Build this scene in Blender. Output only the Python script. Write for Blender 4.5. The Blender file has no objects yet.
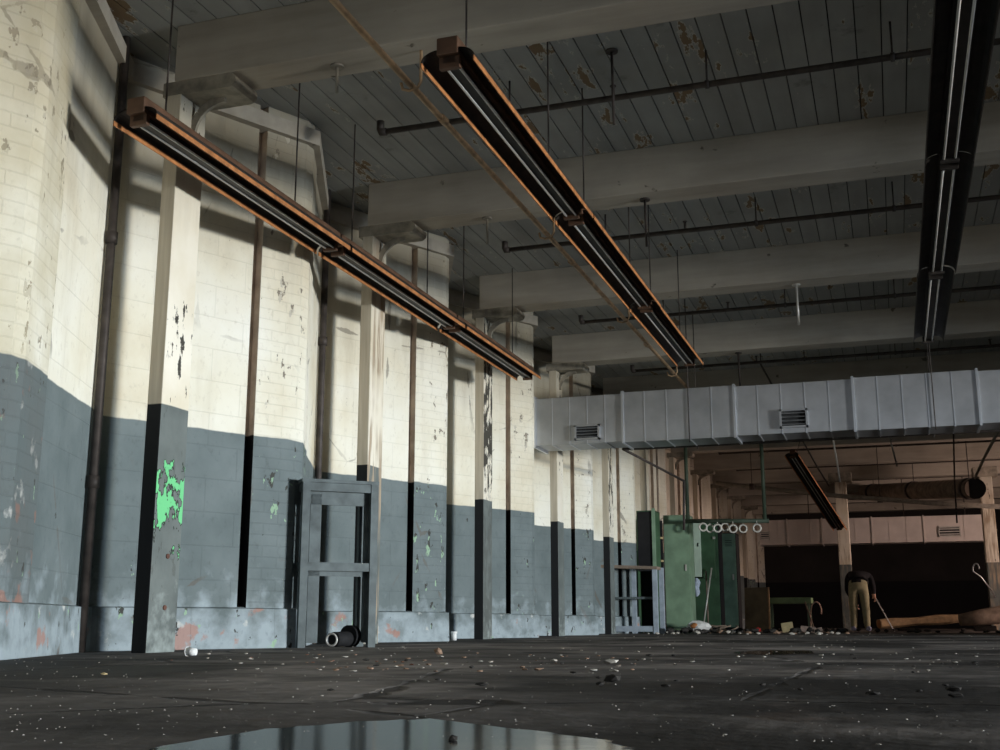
import bpy, bmesh, math, random
from mathutils import Vector, Matrix
R = random.Random(11)
SC = bpy.context.scene
COL = SC.collection
PI = math.pi

# ------------------------------------------------------------------ camera
FPX, PITCH, YAW, CH = 1145.0, math.radians(12.2), math.radians(18.75), 0.16
cy, sy, cp, sp = math.cos(YAW), math.sin(YAW), math.cos(PITCH), math.sin(PITCH)
FW = Vector((-sy*cp, cy*cp, sp)); RT = Vector((cy, sy, 0)); UP = RT.cross(FW)
cd = bpy.data.cameras.new('camera'); cam = bpy.data.objects.new('camera', cd); COL.objects.link(cam)
cd.sensor_width = 36; cd.lens = FPX/1000*36; cd.clip_end = 200; cd.clip_start = 0.02
cam.matrix_world = Matrix(((RT.x, UP.x, -FW.x, 0), (RT.y, UP.y, -FW.y, 0), (RT.z, UP.z, -FW.z, CH), (0, 0, 0, 1)))
SC.camera = cam

def at(x, y, Y):                       # photograph pixel -> point at distance Y into the hall
    d = FW + RT*((x-500)/FPX) + UP*((375-y)/FPX)
    return Vector((0, 0, CH)) + d*(Y/d.y)
def atf(x, y):                         # photograph pixel -> point on the floor
    d = FW + RT*((x-500)/FPX) + UP*((375-y)/FPX)
    return Vector((0, 0, CH)) + d*(-CH/d.z)

# ------------------------------------------------------------------ material helper
class G:
    def __init__(s, name):
        s.m = bpy.data.materials.new(name); s.m.use_nodes = True
        s.nt = s.m.node_tree; s.nt.nodes.clear()
        s.out = s.nt.nodes.new('ShaderNodeOutputMaterial')
        s.b = s.nt.nodes.new('ShaderNodeBsdfPrincipled')
        s.nt.links.new(s.b.outputs[0], s.out.inputs[0])
        s.pos = s.nt.nodes.new('ShaderNodeNewGeometry').outputs['Position']
        s.tc = s.nt.nodes.new('ShaderNodeTexCoord')
    def put(s, sock, v):
        if hasattr(v, 'is_output'): s.nt.links.new(v, sock)
        elif isinstance(v, (tuple, list)) and len(v) == 3 and len(sock.default_value) == 4: sock.default_value = (*v, 1)
        else: sock.default_value = v
    def math(s, op, a, b=0.0, c=0.0, clamp=False):
        n = s.nt.nodes.new('ShaderNodeMath'); n.operation = op; n.use_clamp = clamp
        for i, v in enumerate((a, b, c)): s.put(n.inputs[i], v)
        return n.outputs[0]
    def scale(s, vec, k):
        n = s.nt.nodes.new('ShaderNodeVectorMath'); n.operation = 'MULTIPLY'
        s.put(n.inputs[0], vec); n.inputs[1].default_value = k
        return n.outputs[0]
    def shift(s, vec, k):
        n = s.nt.nodes.new('ShaderNodeVectorMath'); n.operation = 'ADD'
        s.put(n.inputs[0], vec); n.inputs[1].default_value = k
        return n.outputs[0]
    def noise(s, sc, det=4, vec=None, rough=0.55, dist=0.0):
        n = s.nt.nodes.new('ShaderNodeTexNoise')
        s.put(n.inputs['Vector'], vec if vec is not None else s.pos)
        n.inputs['Scale'].default_value = sc; n.inputs['Detail'].default_value = det
        n.inputs['Roughness'].default_value = rough; n.inputs['Distortion'].default_value = dist
        return n.outputs['Fac']
    def voro(s, sc, vec=None, feat='F1', out='Distance'):
        n = s.nt.nodes.new('ShaderNodeTexVoronoi'); n.feature = feat
        s.put(n.inputs['Vector'], vec if vec is not None else s.pos); n.inputs['Scale'].default_value = sc
        return n.outputs[out]
    def step(s, v, lo, hi):
        n = s.nt.nodes.new('ShaderNodeMapRange'); n.clamp = True
        s.put(n.inputs[0], v); n.inputs[1].default_value = lo; n.inputs[2].default_value = hi
        n.inputs[3].default_value = 0; n.inputs[4].default_value = 1
        return n.outputs[0]
    def ramp(s, v, stops):
        n = s.nt.nodes.new('ShaderNodeValToRGB'); s.put(n.inputs[0], v)
        e = n.color_ramp.elements
        while len(e) < len(stops): e.new(0.5)
        for i, (p, c) in enumerate(stops): e[i].position = p; e[i].color = (*c, 1)
        return n.outputs[0]
    def mix(s, f, a, b, mode='MIX'):
        n = s.nt.nodes.new('ShaderNodeMix'); n.data_type = 'RGBA'; n.blend_type = mode
        s.put(n.inputs[0], f); s.put(n.inputs[6], a); s.put(n.inputs[7], b)
        return n.outputs[2]
    def xyz(s, v=None):
        n = s.nt.nodes.new('ShaderNodeSeparateXYZ'); s.put(n.inputs[0], v if v is not None else s.pos)
        return n.outputs
    def brick(s, vec, w, h, mort):
        n = s.nt.nodes.new('ShaderNodeTexBrick'); s.put(n.inputs['Vector'], vec)
        n.inputs['Scale'].default_value = 1; n.inputs['Brick Width'].default_value = w
        n.inputs['Row Height'].default_value = h; n.inputs['Mortar Size'].default_value = mort
        n.inputs['Mortar Smooth'].default_value = 0.4
        return n.outputs['Fac']
    def fin(s, col, rough=0.8, metal=0.0, spec=0.3, bump=None, bs=0.4, bd=0.01):
        s.put(s.b.inputs['Base Color'], col); s.put(s.b.inputs['Roughness'], rough)
        s.put(s.b.inputs['Metallic'], metal); s.b.inputs['Specular IOR Level'].default_value = spec
        if bump is not None:
            n = s.nt.nodes.new('ShaderNodeBump'); n.inputs['Strength'].default_value = bs
            n.inputs['Distance'].default_value = bd; s.put(n.inputs['Height'], bump)
            s.nt.links.new(n.outputs[0], s.b.inputs['Normal'])
        return s.m

def plain(name, c, rough=0.7, metal=0.0, var=0.25, sc=9, spec=0.3, bs=0.2):
    g = G(name); n = g.noise(sc, 5)
    lo = tuple(x*(1-var) for x in c); hi = tuple(min(1, x*(1+var)) for x in c)
    return g.fin(g.ramp(n, [(0.3, lo), (0.7, hi)]), rough, metal, spec, n, bs, 0.004)

DADO = 1.36
def wall_mat(name, bw, bh, mort, peel=0.0, red=0.0):
    g = G(name); z = g.xyz()[2]; uv = g.tc.outputs['UV']
    zz = g.math('ADD', z, g.math('MULTIPLY', g.math('SUBTRACT', g.noise(5, 2), 0.5), 0.02))
    up = g.step(zz, DADO-0.004, DADO+0.004)
    n1 = g.noise(1.1, 6); n2 = g.noise(3.2, 5, g.shift(g.pos, (7, 3, 1)))
    cream = g.ramp(n1, [(0.3, (0.62, 0.55, 0.41)), (0.48, (0.73, 0.69, 0.57)), (0.68, (0.80, 0.78, 0.70))])
    dado = g.ramp(n2, [(0.3, (0.11, 0.136, 0.137)), (0.7, (0.16, 0.19, 0.192))])
    # streaky darker tone towards the deck
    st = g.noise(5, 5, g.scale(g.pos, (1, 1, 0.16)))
    top_tone = g.math('MULTIPLY', g.step(g.math('ADD', z, g.math('MULTIPLY', st, 0.9)), 2.85, 3.85), 0.85)
    cream = g.mix(top_tone, cream, (0.27, 0.245, 0.19))
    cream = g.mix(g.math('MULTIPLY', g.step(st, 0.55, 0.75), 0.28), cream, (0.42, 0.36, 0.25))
    # salt bloom near the floor
    sm = g.math('SUBTRACT', 0.75, z)
    low = g.step(g.math('ADD', g.math('MULTIPLY', sm, 0.65), g.math('MULTIPLY', g.noise(7, 6), 0.75)), 0.62, 0.86)
    dado = g.mix(g.math('MULTIPLY', low, 0.7), dado, (0.37, 0.43, 0.46))
    if red != 0:
        rr = g.step(g.math('ADD', g.noise(4.2, 6, g.shift(g.pos, (2, 9, 4))), g.math('MULTIPLY', g.math('SUBTRACT', 0.7, z), 0.1)), 0.635-0.04*red, 0.675-0.04*red)
        dado = g.mix(g.math('MULTIPLY', rr, 0.7), dado, (0.36, 0.17, 0.12))
        ww = g.step(g.noise(6, 6, g.shift(g.pos, (5, 1, 8))), 0.62, 0.68)
        dado = g.mix(ww, dado, (0.5, 0.5, 0.47))
    col = g.mix(up, dado, cream)
    br = g.brick(uv, bw, bh, mort)
    col = g.mix(g.math('MULTIPLY', br, 0.13), col, g.mix(0.65, col, (0.06, 0.055, 0.05)))
    # flaked paint
    pn = g.noise(13, 4, g.scale(g.pos, (1, 1, 0.6)), 0.6)
    pm = g.noise(1.3, 3, g.shift(g.pos, (4, 4, 4)))
    pk = g.step(g.math('ADD', pn, g.math('MULTIPLY', pm, 0.35)), 0.93-peel, 0.95-peel)
    col = g.mix(pk, col, g.mix(up, (0.05, 0.05, 0.045), (0.22, 0.19, 0.15)))
    pk2 = g.step(g.math('ADD', g.noise(13, 4, g.shift(g.scale(g.pos, (1, 1, 0.6)), (0.012, 0, 0.018)), 0.6), g.math('MULTIPLY', pm, 0.35)), 0.95-peel, 0.965-peel)
    col = g.mix(pk2, col, g.mix(up, (0.27, 0.40, 0.27), (0.5, 0.46, 0.38)))
    # hairline cracks
    ck = g.voro(1.15, g.shift(g.scale(g.pos, (1, 1, 0.9)), (0.3, 0, 0)), 'DISTANCE_TO_EDGE')
    ckm = g.math('MULTIPLY', g.math('SUBTRACT', 1, g.step(g.math('ADD', ck, g.math('MULTIPLY', g.math('SUBTRACT', g.noise(3.5, 6), 0.5), 0.16)), 0.0, 0.006)), g.step(pm, 0.5, 0.6))
    col = g.mix(g.math('MULTIPLY', ckm, 0.6), col, (0.12, 0.1, 0.08))
    fine = g.step(g.noise(26, 5, g.shift(g.scale(g.pos, (1, 1, 0.7)), (3, 1, 0)), 0.7), 0.56, 0.72)
    col = g.mix(g.math('MULTIPLY', fine, 0.3), col, g.mix(up, (0.05, 0.06, 0.06), (0.36, 0.31, 0.24)))
    if red > 0: col = g.mix(g.math('MULTIPLY', g.step(n2, 0.25, 0.6), 0.55), col, g.mix(up, (0.085, 0.09, 0.085), (0.46, 0.40, 0.26)))
    h = g.math('SUBTRACT', g.math('MULTIPLY', g.noise(30, 4), 0.35), g.math('ADD', g.math('MULTIPLY', br, 1.0), g.math('MULTIPLY', pk, 0.8)))
    return g.fin(col, 0.75, 0, 0.25, h, 0.5, 0.006)

def post_mat(name, peel=0.0, green=None, bare=0.0, seed=0.0):
    g = G(name); z = g.xyz()[2]
    zz = g.math('ADD', z, g.math('MULTIPLY', g.math('SUBTRACT', g.noise(6, 2), 0.5), 0.015))
    up = g.step(zz, DADO-0.003, DADO+0.003)
    p = g.shift(g.pos, (seed, seed*0.7, seed*0.3))
    gr = g.noise(22, 6, g.scale(p, (1, 1, 0.07)), 0.6)
    n1 = g.noise(2, 5, p)
    cream = g.ramp(n1, [(0.3, (0.66, 0.59, 0.45)), (0.6, (0.78, 0.73, 0.62))])
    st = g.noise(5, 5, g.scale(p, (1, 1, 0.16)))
    top_tone = g.math('MULTIPLY', g.step(g.math('ADD', z, g.math('MULTIPLY', st, 0.9)), 2.85, 3.85), 0.85)  # streaky darker tone towards the post head
    cream = g.mix(top_tone, cream, (0.27, 0.245, 0.19))
    dado = g.ramp(g.noise(4, 5, p), [(0.3, (0.10, 0.115, 0.11)), (0.7, (0.16, 0.18, 0.17))])
    low = g.step(g.math('ADD', g.math('MULTIPLY', g.math('SUBTRACT', 0.7, z), 0.5), g.math('MULTIPLY', g.noise(14, 6, p), 0.75)), 0.62, 0.86)
    dado = g.mix(g.math('MULTIPLY', low, 0.6), dado, (0.40, 0.45, 0.43))
    col = g.mix(up, dado, cream)
    if bare > 0:
        bk = g.math('MULTIPLY', g.step(gr, 0.56-bare*0.15, 0.62-bare*0.1), g.step(g.noise(1.2, 3, p), 0.40, 0.55))
        col = g.mix(bk, col, g.mix(g.noise(40, 4, g.scale(p, (1, 1, 0.05))), (0.27, 0.20, 0.14), (0.50, 0.41, 0.30)))
    pn = g.noise(17, 5, g.scale(p, (1, 1, 0.38)), 0.65)
    pk = g.step(g.math('ADD', pn, g.math('MULTIPLY', g.noise(1.5, 3, p), 0.5)), 0.98-peel, 1.0-peel)
    col = g.mix(g.math('MULTIPLY', pk, g.math('ADD', 0.3, g.math('MULTIPLY', up, 0.7))), col, (0.06, 0.055, 0.045))
    if green:
        gm = g.noise(9, 4, g.scale(p, (1, 1, 0.7)), 0.6)
        ctr = g.math('SUBTRACT', 1, g.math('ABSOLUTE', g.math('DIVIDE', g.math('SUBTRACT', z, green[0]), green[1])))
        k = g.step(g.math('ADD', gm, g.math('MULTIPLY', ctr, 0.25)), 0.70, 0.715)
        k = g.math('MULTIPLY', k, g.step(ctr, 0.0, 0.05))
        edge = g.math('SUBTRACT', g.step(g.math('ADD', gm, g.math('MULTIPLY', ctr, 0.25)), 0.675, 0.685), k)
        col = g.mix(k, col, (0.16, 0.56, 0.24))
        col = g.mix(g.math('MULTIPLY', g.math('MAXIMUM', edge, 0.0), g.step(ctr, 0.0, 0.05)), col, (0.03, 0.035, 0.03))
    h = g.math('SUBTRACT', g.math('MULTIPLY', gr, 0.8), pk)
    return g.fin(col, 0.75, 0, 0.25, h, 0.55, 0.006)

def deck_mat(name, base, sc=1.0):
    g = G(name)
    n = g.noise(1.7, 6); f = g.noise(9, 6, g.scale(g.pos, (1, 0.15, 1)))
    c = g.mix(0.5, g.ramp(n, [(0.3, tuple(x*0.72 for x in base)), (0.7, tuple(x*1.15 for x in base))]),
              g.ramp(f, [(0.3, tuple(x*0.75 for x in base)), (0.7, tuple(x*1.1 for x in base))]))
    bx = g.math('FLOOR', g.math('DIVIDE', g.xyz()[0], 0.15))
    wn = g.nt.nodes.new('ShaderNodeTexWhiteNoise'); wn.noise_dimensions = '1D'; g.put(wn.inputs['W'], bx)
    c = g.mix(g.math('MULTIPLY', wn.outputs['Value'], 0.35), c, tuple(x*0.6 for x in base))
    pn = g.math('ADD', g.noise(4.5, 6, g.scale(g.pos, (1.6, 0.5, 1)), 0.62), g.math('MULTIPLY', wn.outputs['Value'], 0.09))
    pk = g.step(pn, 0.668, 0.678)
    edge = g.math('SUBTRACT', g.step(pn, 0.640, 0.652), pk)
    c = g.mix(pk, c, (0.19, 0.13, 0.075))
    c = g.mix(g.math('MULTIPLY', g.math('MAXIMUM', edge, 0), 0.55), c, (0.5, 0.47, 0.4))
    dk = g.step(g.noise(2.3, 7, g.shift(g.pos, (11, 0, 0)), 0.7), 0.62, 0.72)
    c = g.mix(g.math('MULTIPLY', dk, 0.5), c, (0.04, 0.035, 0.03))
    return g.fin(c, 0.85, 0, 0.2, g.math('SUBTRACT', f, pk), 0.4, 0.006)

def beam_mat(name, base):
    g = G(name)
    f = g.noise(11, 6, g.scale(g.pos, (0.12, 1, 1))); n = g.noise(1.6, 6)
    c = g.mix(0.5, g.ramp(n, [(0.3, tuple(x*0.7 for x in base)), (0.7, tuple(x*1.2 for x in base))]),
              g.ramp(f, [(0.3, tuple(x*0.7 for x in base)), (0.7, tuple(x*1.15 for x in base))]))
    sp = g.step(g.noise(7, 4, g.shift(g.pos, (3, 3, 3)), 0.5), 0.70, 0.74)
    c = g.mix(g.math('MULTIPLY', sp, 0.75), c, (0.05, 0.04, 0.03))
    return g.fin(c, 0.85, 0, 0.2, f, 0.4, 0.005)

def floor_mat():
    g = G('stained_concrete')
    n = g.noise(0.9, 7, rough=0.6); f = g.noise(14, 6); s = g.noise(0.45, 5, g.shift(g.pos, (5, 9, 0)))
    c = g.ramp(n, [(0.34, (0.05, 0.045, 0.042)), (0.5, (0.18, 0.163, 0.152)), (0.64, (0.42, 0.375, 0.345))])
    c = g.mix(g.math('MULTIPLY', g.step(s, 0.50, 0.56), 0.88), c, (0.018, 0.016, 0.015))
    c = g.mix(g.math('MULTIPLY', g.step(g.noise(3, 6, g.shift(g.pos, (1, 2, 3))), 0.58, 0.7), 0.4), c, (0.12, 0.07, 0.045))
    fl = g.step(g.noise(70, 2), 0.72, 0.75)
    c = g.mix(g.math('MULTIPLY', g.step(f, 0.35, 0.7), 0.35), c, (0.05, 0.045, 0.04))
    c = g.mix(g.math('MULTIPLY', fl, 0.5), c, (0.4, 0.38, 0.35))
    ck = g.voro(0.55, g.shift(g.pos, (0.2, 0.6, 0)), 'DISTANCE_TO_EDGE')
    ckm = g.math('SUBTRACT', 1, g.step(g.math('ADD', ck, g.math('MULTIPLY', g.math('SUBTRACT', g.noise(4, 4), 0.5), 0.06)), 0.0, 0.008))
    c = g.mix(g.math('MULTIPLY', ckm, 0.8), c, (0.015, 0.013, 0.012))
    wet = g.step(s, 0.5, 0.6)
    rough = g.math('SUBTRACT', 0.9, g.math('MULTIPLY', wet, 0.22))
    h = g.math('SUBTRACT', g.math('ADD', g.math('MULTIPLY', f, 0.5), n), ckm)
    return g.fin(c, rough, 0, 0.2, h, 0.5, 0.02)

M = {}
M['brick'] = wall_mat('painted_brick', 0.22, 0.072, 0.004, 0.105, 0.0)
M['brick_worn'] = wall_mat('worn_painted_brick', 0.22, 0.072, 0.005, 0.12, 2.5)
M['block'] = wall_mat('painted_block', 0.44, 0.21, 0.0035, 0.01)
g = G('shaded_chase'); zz_ = g.step(g.math('ADD', g.xyz()[2], g.math('MULTIPLY', g.noise(9, 3), 0.02)), DADO+.006, DADO+.014); M['groove'] = g.fin(g.mix(zz_, (0.012, 0.012, 0.013), g.ramp(g.noise(6, 5), [(0.3, (0.40, 0.32, 0.26)), (0.7, (0.68, 0.60, 0.5))])), 0.9, 0, 0.2, g.noise(30, 4), 0.6, 0.01)  # groove colour; its near-black below the dado is painted-in shade
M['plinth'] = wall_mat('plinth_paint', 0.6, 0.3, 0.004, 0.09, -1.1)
M['deck'] = deck_mat('deck_paint', (0.31, 0.31, 0.29))
M['beam'] = beam_mat('beam_paint', (0.37, 0.335, 0.28))
M['floor'] = floor_mat()
M['dark'] = plain('black_and_shade', (0.012, 0.012, 0.013), 0.8)  # black parts, and the painted dark of gaps and openings
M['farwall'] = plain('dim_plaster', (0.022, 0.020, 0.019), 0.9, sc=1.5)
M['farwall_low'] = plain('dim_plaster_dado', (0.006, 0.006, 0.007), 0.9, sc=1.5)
M['plaster'] = plain('grey_plaster', (0.30, 0.28, 0.25), 0.9, sc=2)
M['galv'] = plain('galvanised_sheet', (0.46, 0.47, 0.485), 0.42, 0.8, 0.16, 3.0, 0.5, 0.05)
M['galv_edge'] = plain('bright_seam', (0.62, 0.64, 0.67), 0.35, 0.8, 0.05, 3, 0.5, 0.0)
M['paint_duct'] = plain('pale_duct_sheet', (0.62, 0.56, 0.52), 0.55, 0.2, 0.12, 2.5)
M['rust'] = plain('orange_rust', (0.40, 0.165, 0.06), 0.55, 0.1, 0.35, 14)
M['darkmetal'] = plain('dark_reflector', (0.035, 0.029, 0.025), 0.5, 0.2, 0.4, 10)
M['housing'] = plain('brown_housing', (0.10, 0.055, 0.034), 0.55, 0.2, 0.35, 8)
M['rail'] = plain('pale_rail', (0.55, 0.53, 0.49), 0.4, 0.3, 0.15, 8)
M['pipe_dark'] = plain('dark_pipe', (0.055, 0.045, 0.04), 0.6, 0.3, 0.4, 12)
M['pipe_red'] = plain('rusty_pipe', (0.11, 0.055, 0.04), 0.6, 0.2, 0.4, 12)
M['pipe_tan'] = plain('tan_conduit', (0.38, 0.26, 0.155), 0.6, 0.1, 0.4, 12)
M['pipe_grey'] = plain('painted_pipe', (0.22, 0.20, 0.165), 0.7, 0.0, 0.3, 12)
M['bolster'] = plain('bracket_paint', (0.25, 0.225, 0.18), 0.8, 0, 0.45, 9)
M['frame'] = plain('grey_green_steel', (0.10, 0.12, 0.122), 0.55, 0.1, 0.3, 10)
M['frame_blue'] = plain('blue_grey_steel', (0.33, 0.38, 0.43), 0.5, 0.1, 0.2, 10)
M['green'] = plain('locker_green', (0.20, 0.30, 0.205), 0.5, 0.0, 0.22, 4)
M['green_pale'] = plain('pale_mint', (0.60, 0.74, 0.60), 0.5, 0, 0.12, 4)
M['green_dark'] = plain('deep_green', (0.05, 0.105, 0.055), 0.55, 0, 0.3, 4)
M['teal'] = plain('teal_green', (0.18, 0.28, 0.20), 0.5, 0, 0.3, 4)
M['brown_board'] = plain('brown_hardboard', (0.19, 0.165, 0.11), 0.7, 0, 0.3, 5)
M['rack_green'] = plain('rack_green', (0.045, 0.065, 0.045), 0.6, 0, 0.3, 6)
M['table_green'] = plain('table_green', (0.22, 0.33, 0.17), 0.6, 0, 0.2, 6)
M['wood'] = plain('old_timber', (0.40, 0.27, 0.15), 0.8, 0, 0.4, 7)
M['wood_grey'] = plain('grey_timber', (0.22, 0.17, 0.13), 0.8, 0, 0.4, 7)
M['white'] = plain('white_plastic', (0.78, 0.78, 0.76), 0.5, 0, 0.06, 20)
M['ringm'] = plain('pale_ring', (0.62, 0.60, 0.55), 0.5, 0.1, 0.15, 20)
M['chip'] = plain('plaster_chip', (0.42, 0.39, 0.34), 0.9, 0, 0.25, 40)
M['chip_tan'] = plain('tan_chip', (0.26, 0.17, 0.115), 0.9, 0, 0.3, 40)
M['chip_dark'] = plain('dark_clod', (0.03, 0.027, 0.024), 0.9, 0, 0.3, 40)
M['chip_red'] = plain('brick_red', (0.19, 0.085, 0.055), 0.9, 0, 0.3, 40)
M['pinkwood'] = plain('pinkish_block', (0.55, 0.38, 0.30), 0.8, 0, 0.2, 20)
M['yellow'] = plain('yellowed_foam', (0.66, 0.52, 0.28), 0.8, 0, 0.2, 20)
M['cloth_blue'] = plain('pale_blue_cloth', (0.50, 0.58, 0.70), 0.9, 0, 0.2, 30)
M['red'] = plain('red_can', (0.5, 0.04, 0.03), 0.5, 0, 0.1, 20)
M['jacket'] = plain('black_jacket', (0.014, 0.014, 0.017), 0.9, 0, 0.3, 20)
M['trousers'] = plain('khaki_trousers', (0.34, 0.32, 0.20), 0.9, 0, 0.15, 18)
M['skin'] = plain('skin', (0.58, 0.34, 0.25), 0.6, 0, 0.08, 30)
M['hair'] = plain('dark_hair', (0.02, 0.015, 0.012), 0.7, 0, 0.3, 60)
M['shoe'] = plain('grey_shoe', (0.22, 0.24, 0.34), 0.7, 0, 0.2, 20)
g = G('puddle_water'); M['water'] = g.fin((0.02, 0.021, 0.02), 0.11, 0, 0.5, g.noise(9, 3), 0.03, 0.01)

# ------------------------------------------------------------------ mesh helpers
def NB(): return bmesh.new()
def box(bm, x0, x1, y0, y1, z0, z1, mi=0, bev=0.0):
    vs = [bm.verts.new((x, y, z)) for z in (z0, z1) for y in (y0, y1) for x in (x0, x1)]
    fs = []
    for q in ((0, 2, 3, 1), (4, 5, 7, 6), (0, 1, 5, 4), (2, 6, 7, 3), (0, 4, 6, 2), (1, 3, 7, 5)):
        f = bm.faces.new([vs[i] for i in q]); f.material_index = mi; fs.append(f)
    if bev:
        es = list({e for f in fs for e in f.edges})
        bmesh.ops.bevel(bm, geom=es, offset=bev, segments=2, affect='EDGES', profile=0.6)
    return vs
def obox(bm, a, b, w, h, up=(0, 0, 1), mi=0):          # bar of w x h section from a to b
    a, b = Vector(a), Vector(b); d = (b-a).normalized(); u = Vector(up)
    s = d.cross(u)
    if s.length < 1e-4: s = d.cross(Vector((1, 0, 0)))
    s.normalize(); u = s.cross(d).normalized()
    ring = []
    for p in (a, b):
        ring.append([bm.verts.new(p + s*(i*w/2) + u*(j*h/2)) for i, j in ((-1, -1), (1, -1), (1, 1), (-1, 1))])
    r0, r1 = ring
    bm.faces.new(r0[::-1]).material_index = mi; bm.faces.new(r1).material_index = mi
    for i in range(4):
        bm.faces.new((r0[i], r0[(i+1) % 4], r1[(i+1) % 4], r1[i])).material_index = mi
def tube(bm, pts, r, seg=10, mi=0, cap=True, radii=None):
    pts = [Vector(p) for p in pts]; rings = []; n = len(pts); prev = None
    for i, p in enumerate(pts):
        d = (pts[min(i+1, n-1)] - pts[max(i-1, 0)]).normalized()
        if prev is None:
            s = d.cross(Vector((0, 0, 1)))
            if s.length < 1e-3: s = d.cross(Vector((1, 0, 0)))
        else:
            s = prev - d*prev.dot(d)
        s.normalize(); prev = s; u = d.cross(s); rr = radii[i] if radii else r
        rings.append([bm.verts.new(p + (s*math.cos(2*PI*k/seg) + u*math.sin(2*PI*k/seg))*rr) for k in range(seg)])
    for a, b in zip(rings, rings[1:]):
        for k in range(seg):
            f = bm.faces.new((a[k], a[(k+1) % seg], b[(k+1) % seg], b[k])); f.material_index = mi; f.smooth = True
    if cap:
        bm.faces.new(rings[0][::-1]).material_index = mi; bm.faces.new(rings[-1]).material_index = mi
def prism(bm, prof, axis_pts, mi=0):                    # prof: list of functions of two end offsets -> extrude list of points by vector
    a = [bm.verts.new(p) for p in prof]; b = [bm.verts.new(Vector(p)+Vector(axis_pts)) for p in prof]
    n = len(a)
    f = bm.faces.new(a); f.material_index = mi; f = bm.faces.new(b[::-1]); f.material_index = mi
    for i in range(n):
        bm.faces.new((a[i], b[i], b[(i+1) % n], a[(i+1) % n])).material_index = mi
def torus(bm, c, r, t, nrm='y', seg=20, s2=8):
    c = Vector(c); rings = []
    for i in range(seg):
        a = 2*PI*i/seg; e = Vector((math.cos(a), 0, math.sin(a)))
        rings.append([bm.verts.new(c + e*(r+t*math.cos(2*PI*k/s2)) + Vector((0, 1, 0))*t*math.sin(2*PI*k/s2)) for k in range(s2)])
    for i in range(seg):
        A, B = rings[i], rings[(i+1) % seg]
        for k in range(s2):
            f = bm.faces.new((A[k], A[(k+1) % s2], B[(k+1) % s2], B[k])); f.smooth = True
def lump(bm, c, rx, ry, rz, sub=1, jit=0.28, rnd=R):
    r = bmesh.ops.create_icosphere(bm, subdivisions=sub, radius=1.0)
    for v in r['verts']:
        k = 1 + rnd.uniform(-jit, jit)
        v.co = Vector((c[0]+v.co.x*rx*k, c[1]+v.co.y*ry*k, c[2]+v.co.z*rz*k))

def obj(name, bm, mats, parent=None, keep=False):
    bmesh.ops.recalc_face_normals(bm, faces=bm.faces[:])
    xs = [v.co for v in bm.verts]
    if parent is not None: org = parent['_o'] if '_o' in parent else (0, 0, 0)
    elif keep: org = (0, 0, 0)
    else:
        org = ((min(v.x for v in xs)+max(v.x for v in xs))/2, (min(v.y for v in xs)+max(v.y for v in xs))/2, min(v.z for v in xs))
    org = Vector(org)
    for v in bm.verts: v.co -= org
    me = bpy.data.meshes.new(name); bm.to_mesh(me); bm.free()
    for m in (mats if isinstance(mats, (list, tuple)) else [mats]): me.materials.append(M[m] if isinstance(m, str) else m)
    o = bpy.data.objects.new(name, me); COL.objects.link(o)
    if parent is None: o.location = org
    else: o.parent = parent
    ORG[o.name] = org
    if parent is None: o['_o'] = tuple(org)
    else: o['_o'] = tuple(org)
    return o
ORG = {}
def tag(o, label, cat, group=None, kind=None):
    o['label'] = label; o['category'] = cat
    if group: o['group'] = group
    if kind: o['kind'] = kind
    return o
def thing(name, loc, label, cat, group=None):
    o = bpy.data.objects.new(name, None); COL.objects.link(o); o.location = loc; o['_o'] = tuple(loc)
    o.empty_display_size = 0.1
    return tag(o, label, cat, group)
def struct(name, bm, mats, label, cat):
    o = obj(name, bm, mats, None, True); return tag(o, label, cat, None, 'structure')
def dup(root, loc, label=None):
    r = root.copy(); COL.objects.link(r); r.location = loc
    if label: r['label'] = label
    for ch in list(root.children):
        c = ch.copy(); COL.objects.link(c); c.parent = r
        for gch in list(ch.children):
            d = gch.copy(); COL.objects.link(d); d.parent = c
    return r
ORD = ['first', 'second', 'third', 'fourth', 'fifth', 'sixth', 'seventh', 'eighth', 'ninth', 'tenth', 'eleventh', 'twelfth', 'thirteenth', 'fourteenth']

# ------------------------------------------------------------------ the shell
DECK, BOT, BAY, PY0 = 3.68, 3.32, 2.69, 5.35
XR, YB, YF = 18.0, -6.0, 36.5
bm = NB(); box(bm, -6, XR+0.2, YB-0.2, YF+0.2, -0.2, 0.0); struct('floor', bm, 'floor', 'dark stained concrete floor littered with chips', 'floor')
bm = NB()
x = -5.1
while x < XR:
    box(bm, x+0.004, x+0.146, YB, YF, DECK, DECK+0.04); x += 0.15
box(bm, -6, XR+0.2, YB-0.2, YF+0.2, DECK+0.025, DECK+0.12, 1)
struct('ceiling', bm, ['deck', 'dark'], 'grey painted plank ceiling deck with peeling paint', 'ceiling')

# accordion-folded wall on the left
AX, VX = -3.74, -4.38
def A(i): return Vector((AX, 4.16+BAY*i, 0))
def V(i): return Vector((VX, 5.57+BAY*i, 0))
bm = NB(); uvl = bm.loops.layers.uv.new('UVMap')
line = []                                                # (point, material of the segment that follows)
for i in range(-4, 13):
    a, v, b = A(i), V(i), A(i+1)
    d = (v-a).normalized(); nrm = Vector((d.y, -d.x, 0))
    wi = 2 if i == 0 else 0
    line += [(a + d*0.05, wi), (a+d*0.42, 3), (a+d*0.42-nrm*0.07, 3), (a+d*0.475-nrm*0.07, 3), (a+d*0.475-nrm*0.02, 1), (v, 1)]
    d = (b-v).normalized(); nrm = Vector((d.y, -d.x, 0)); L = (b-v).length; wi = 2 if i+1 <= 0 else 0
    line += [(v+d*(L-0.44)-nrm*0.02, 3), (v+d*(L-0.44)-nrm*0.07, 3), (v+d*(L-0.385)-nrm*0.07, 3), (v+d*(L-0.385), wi), (b-d*0.05, wi)]
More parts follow.
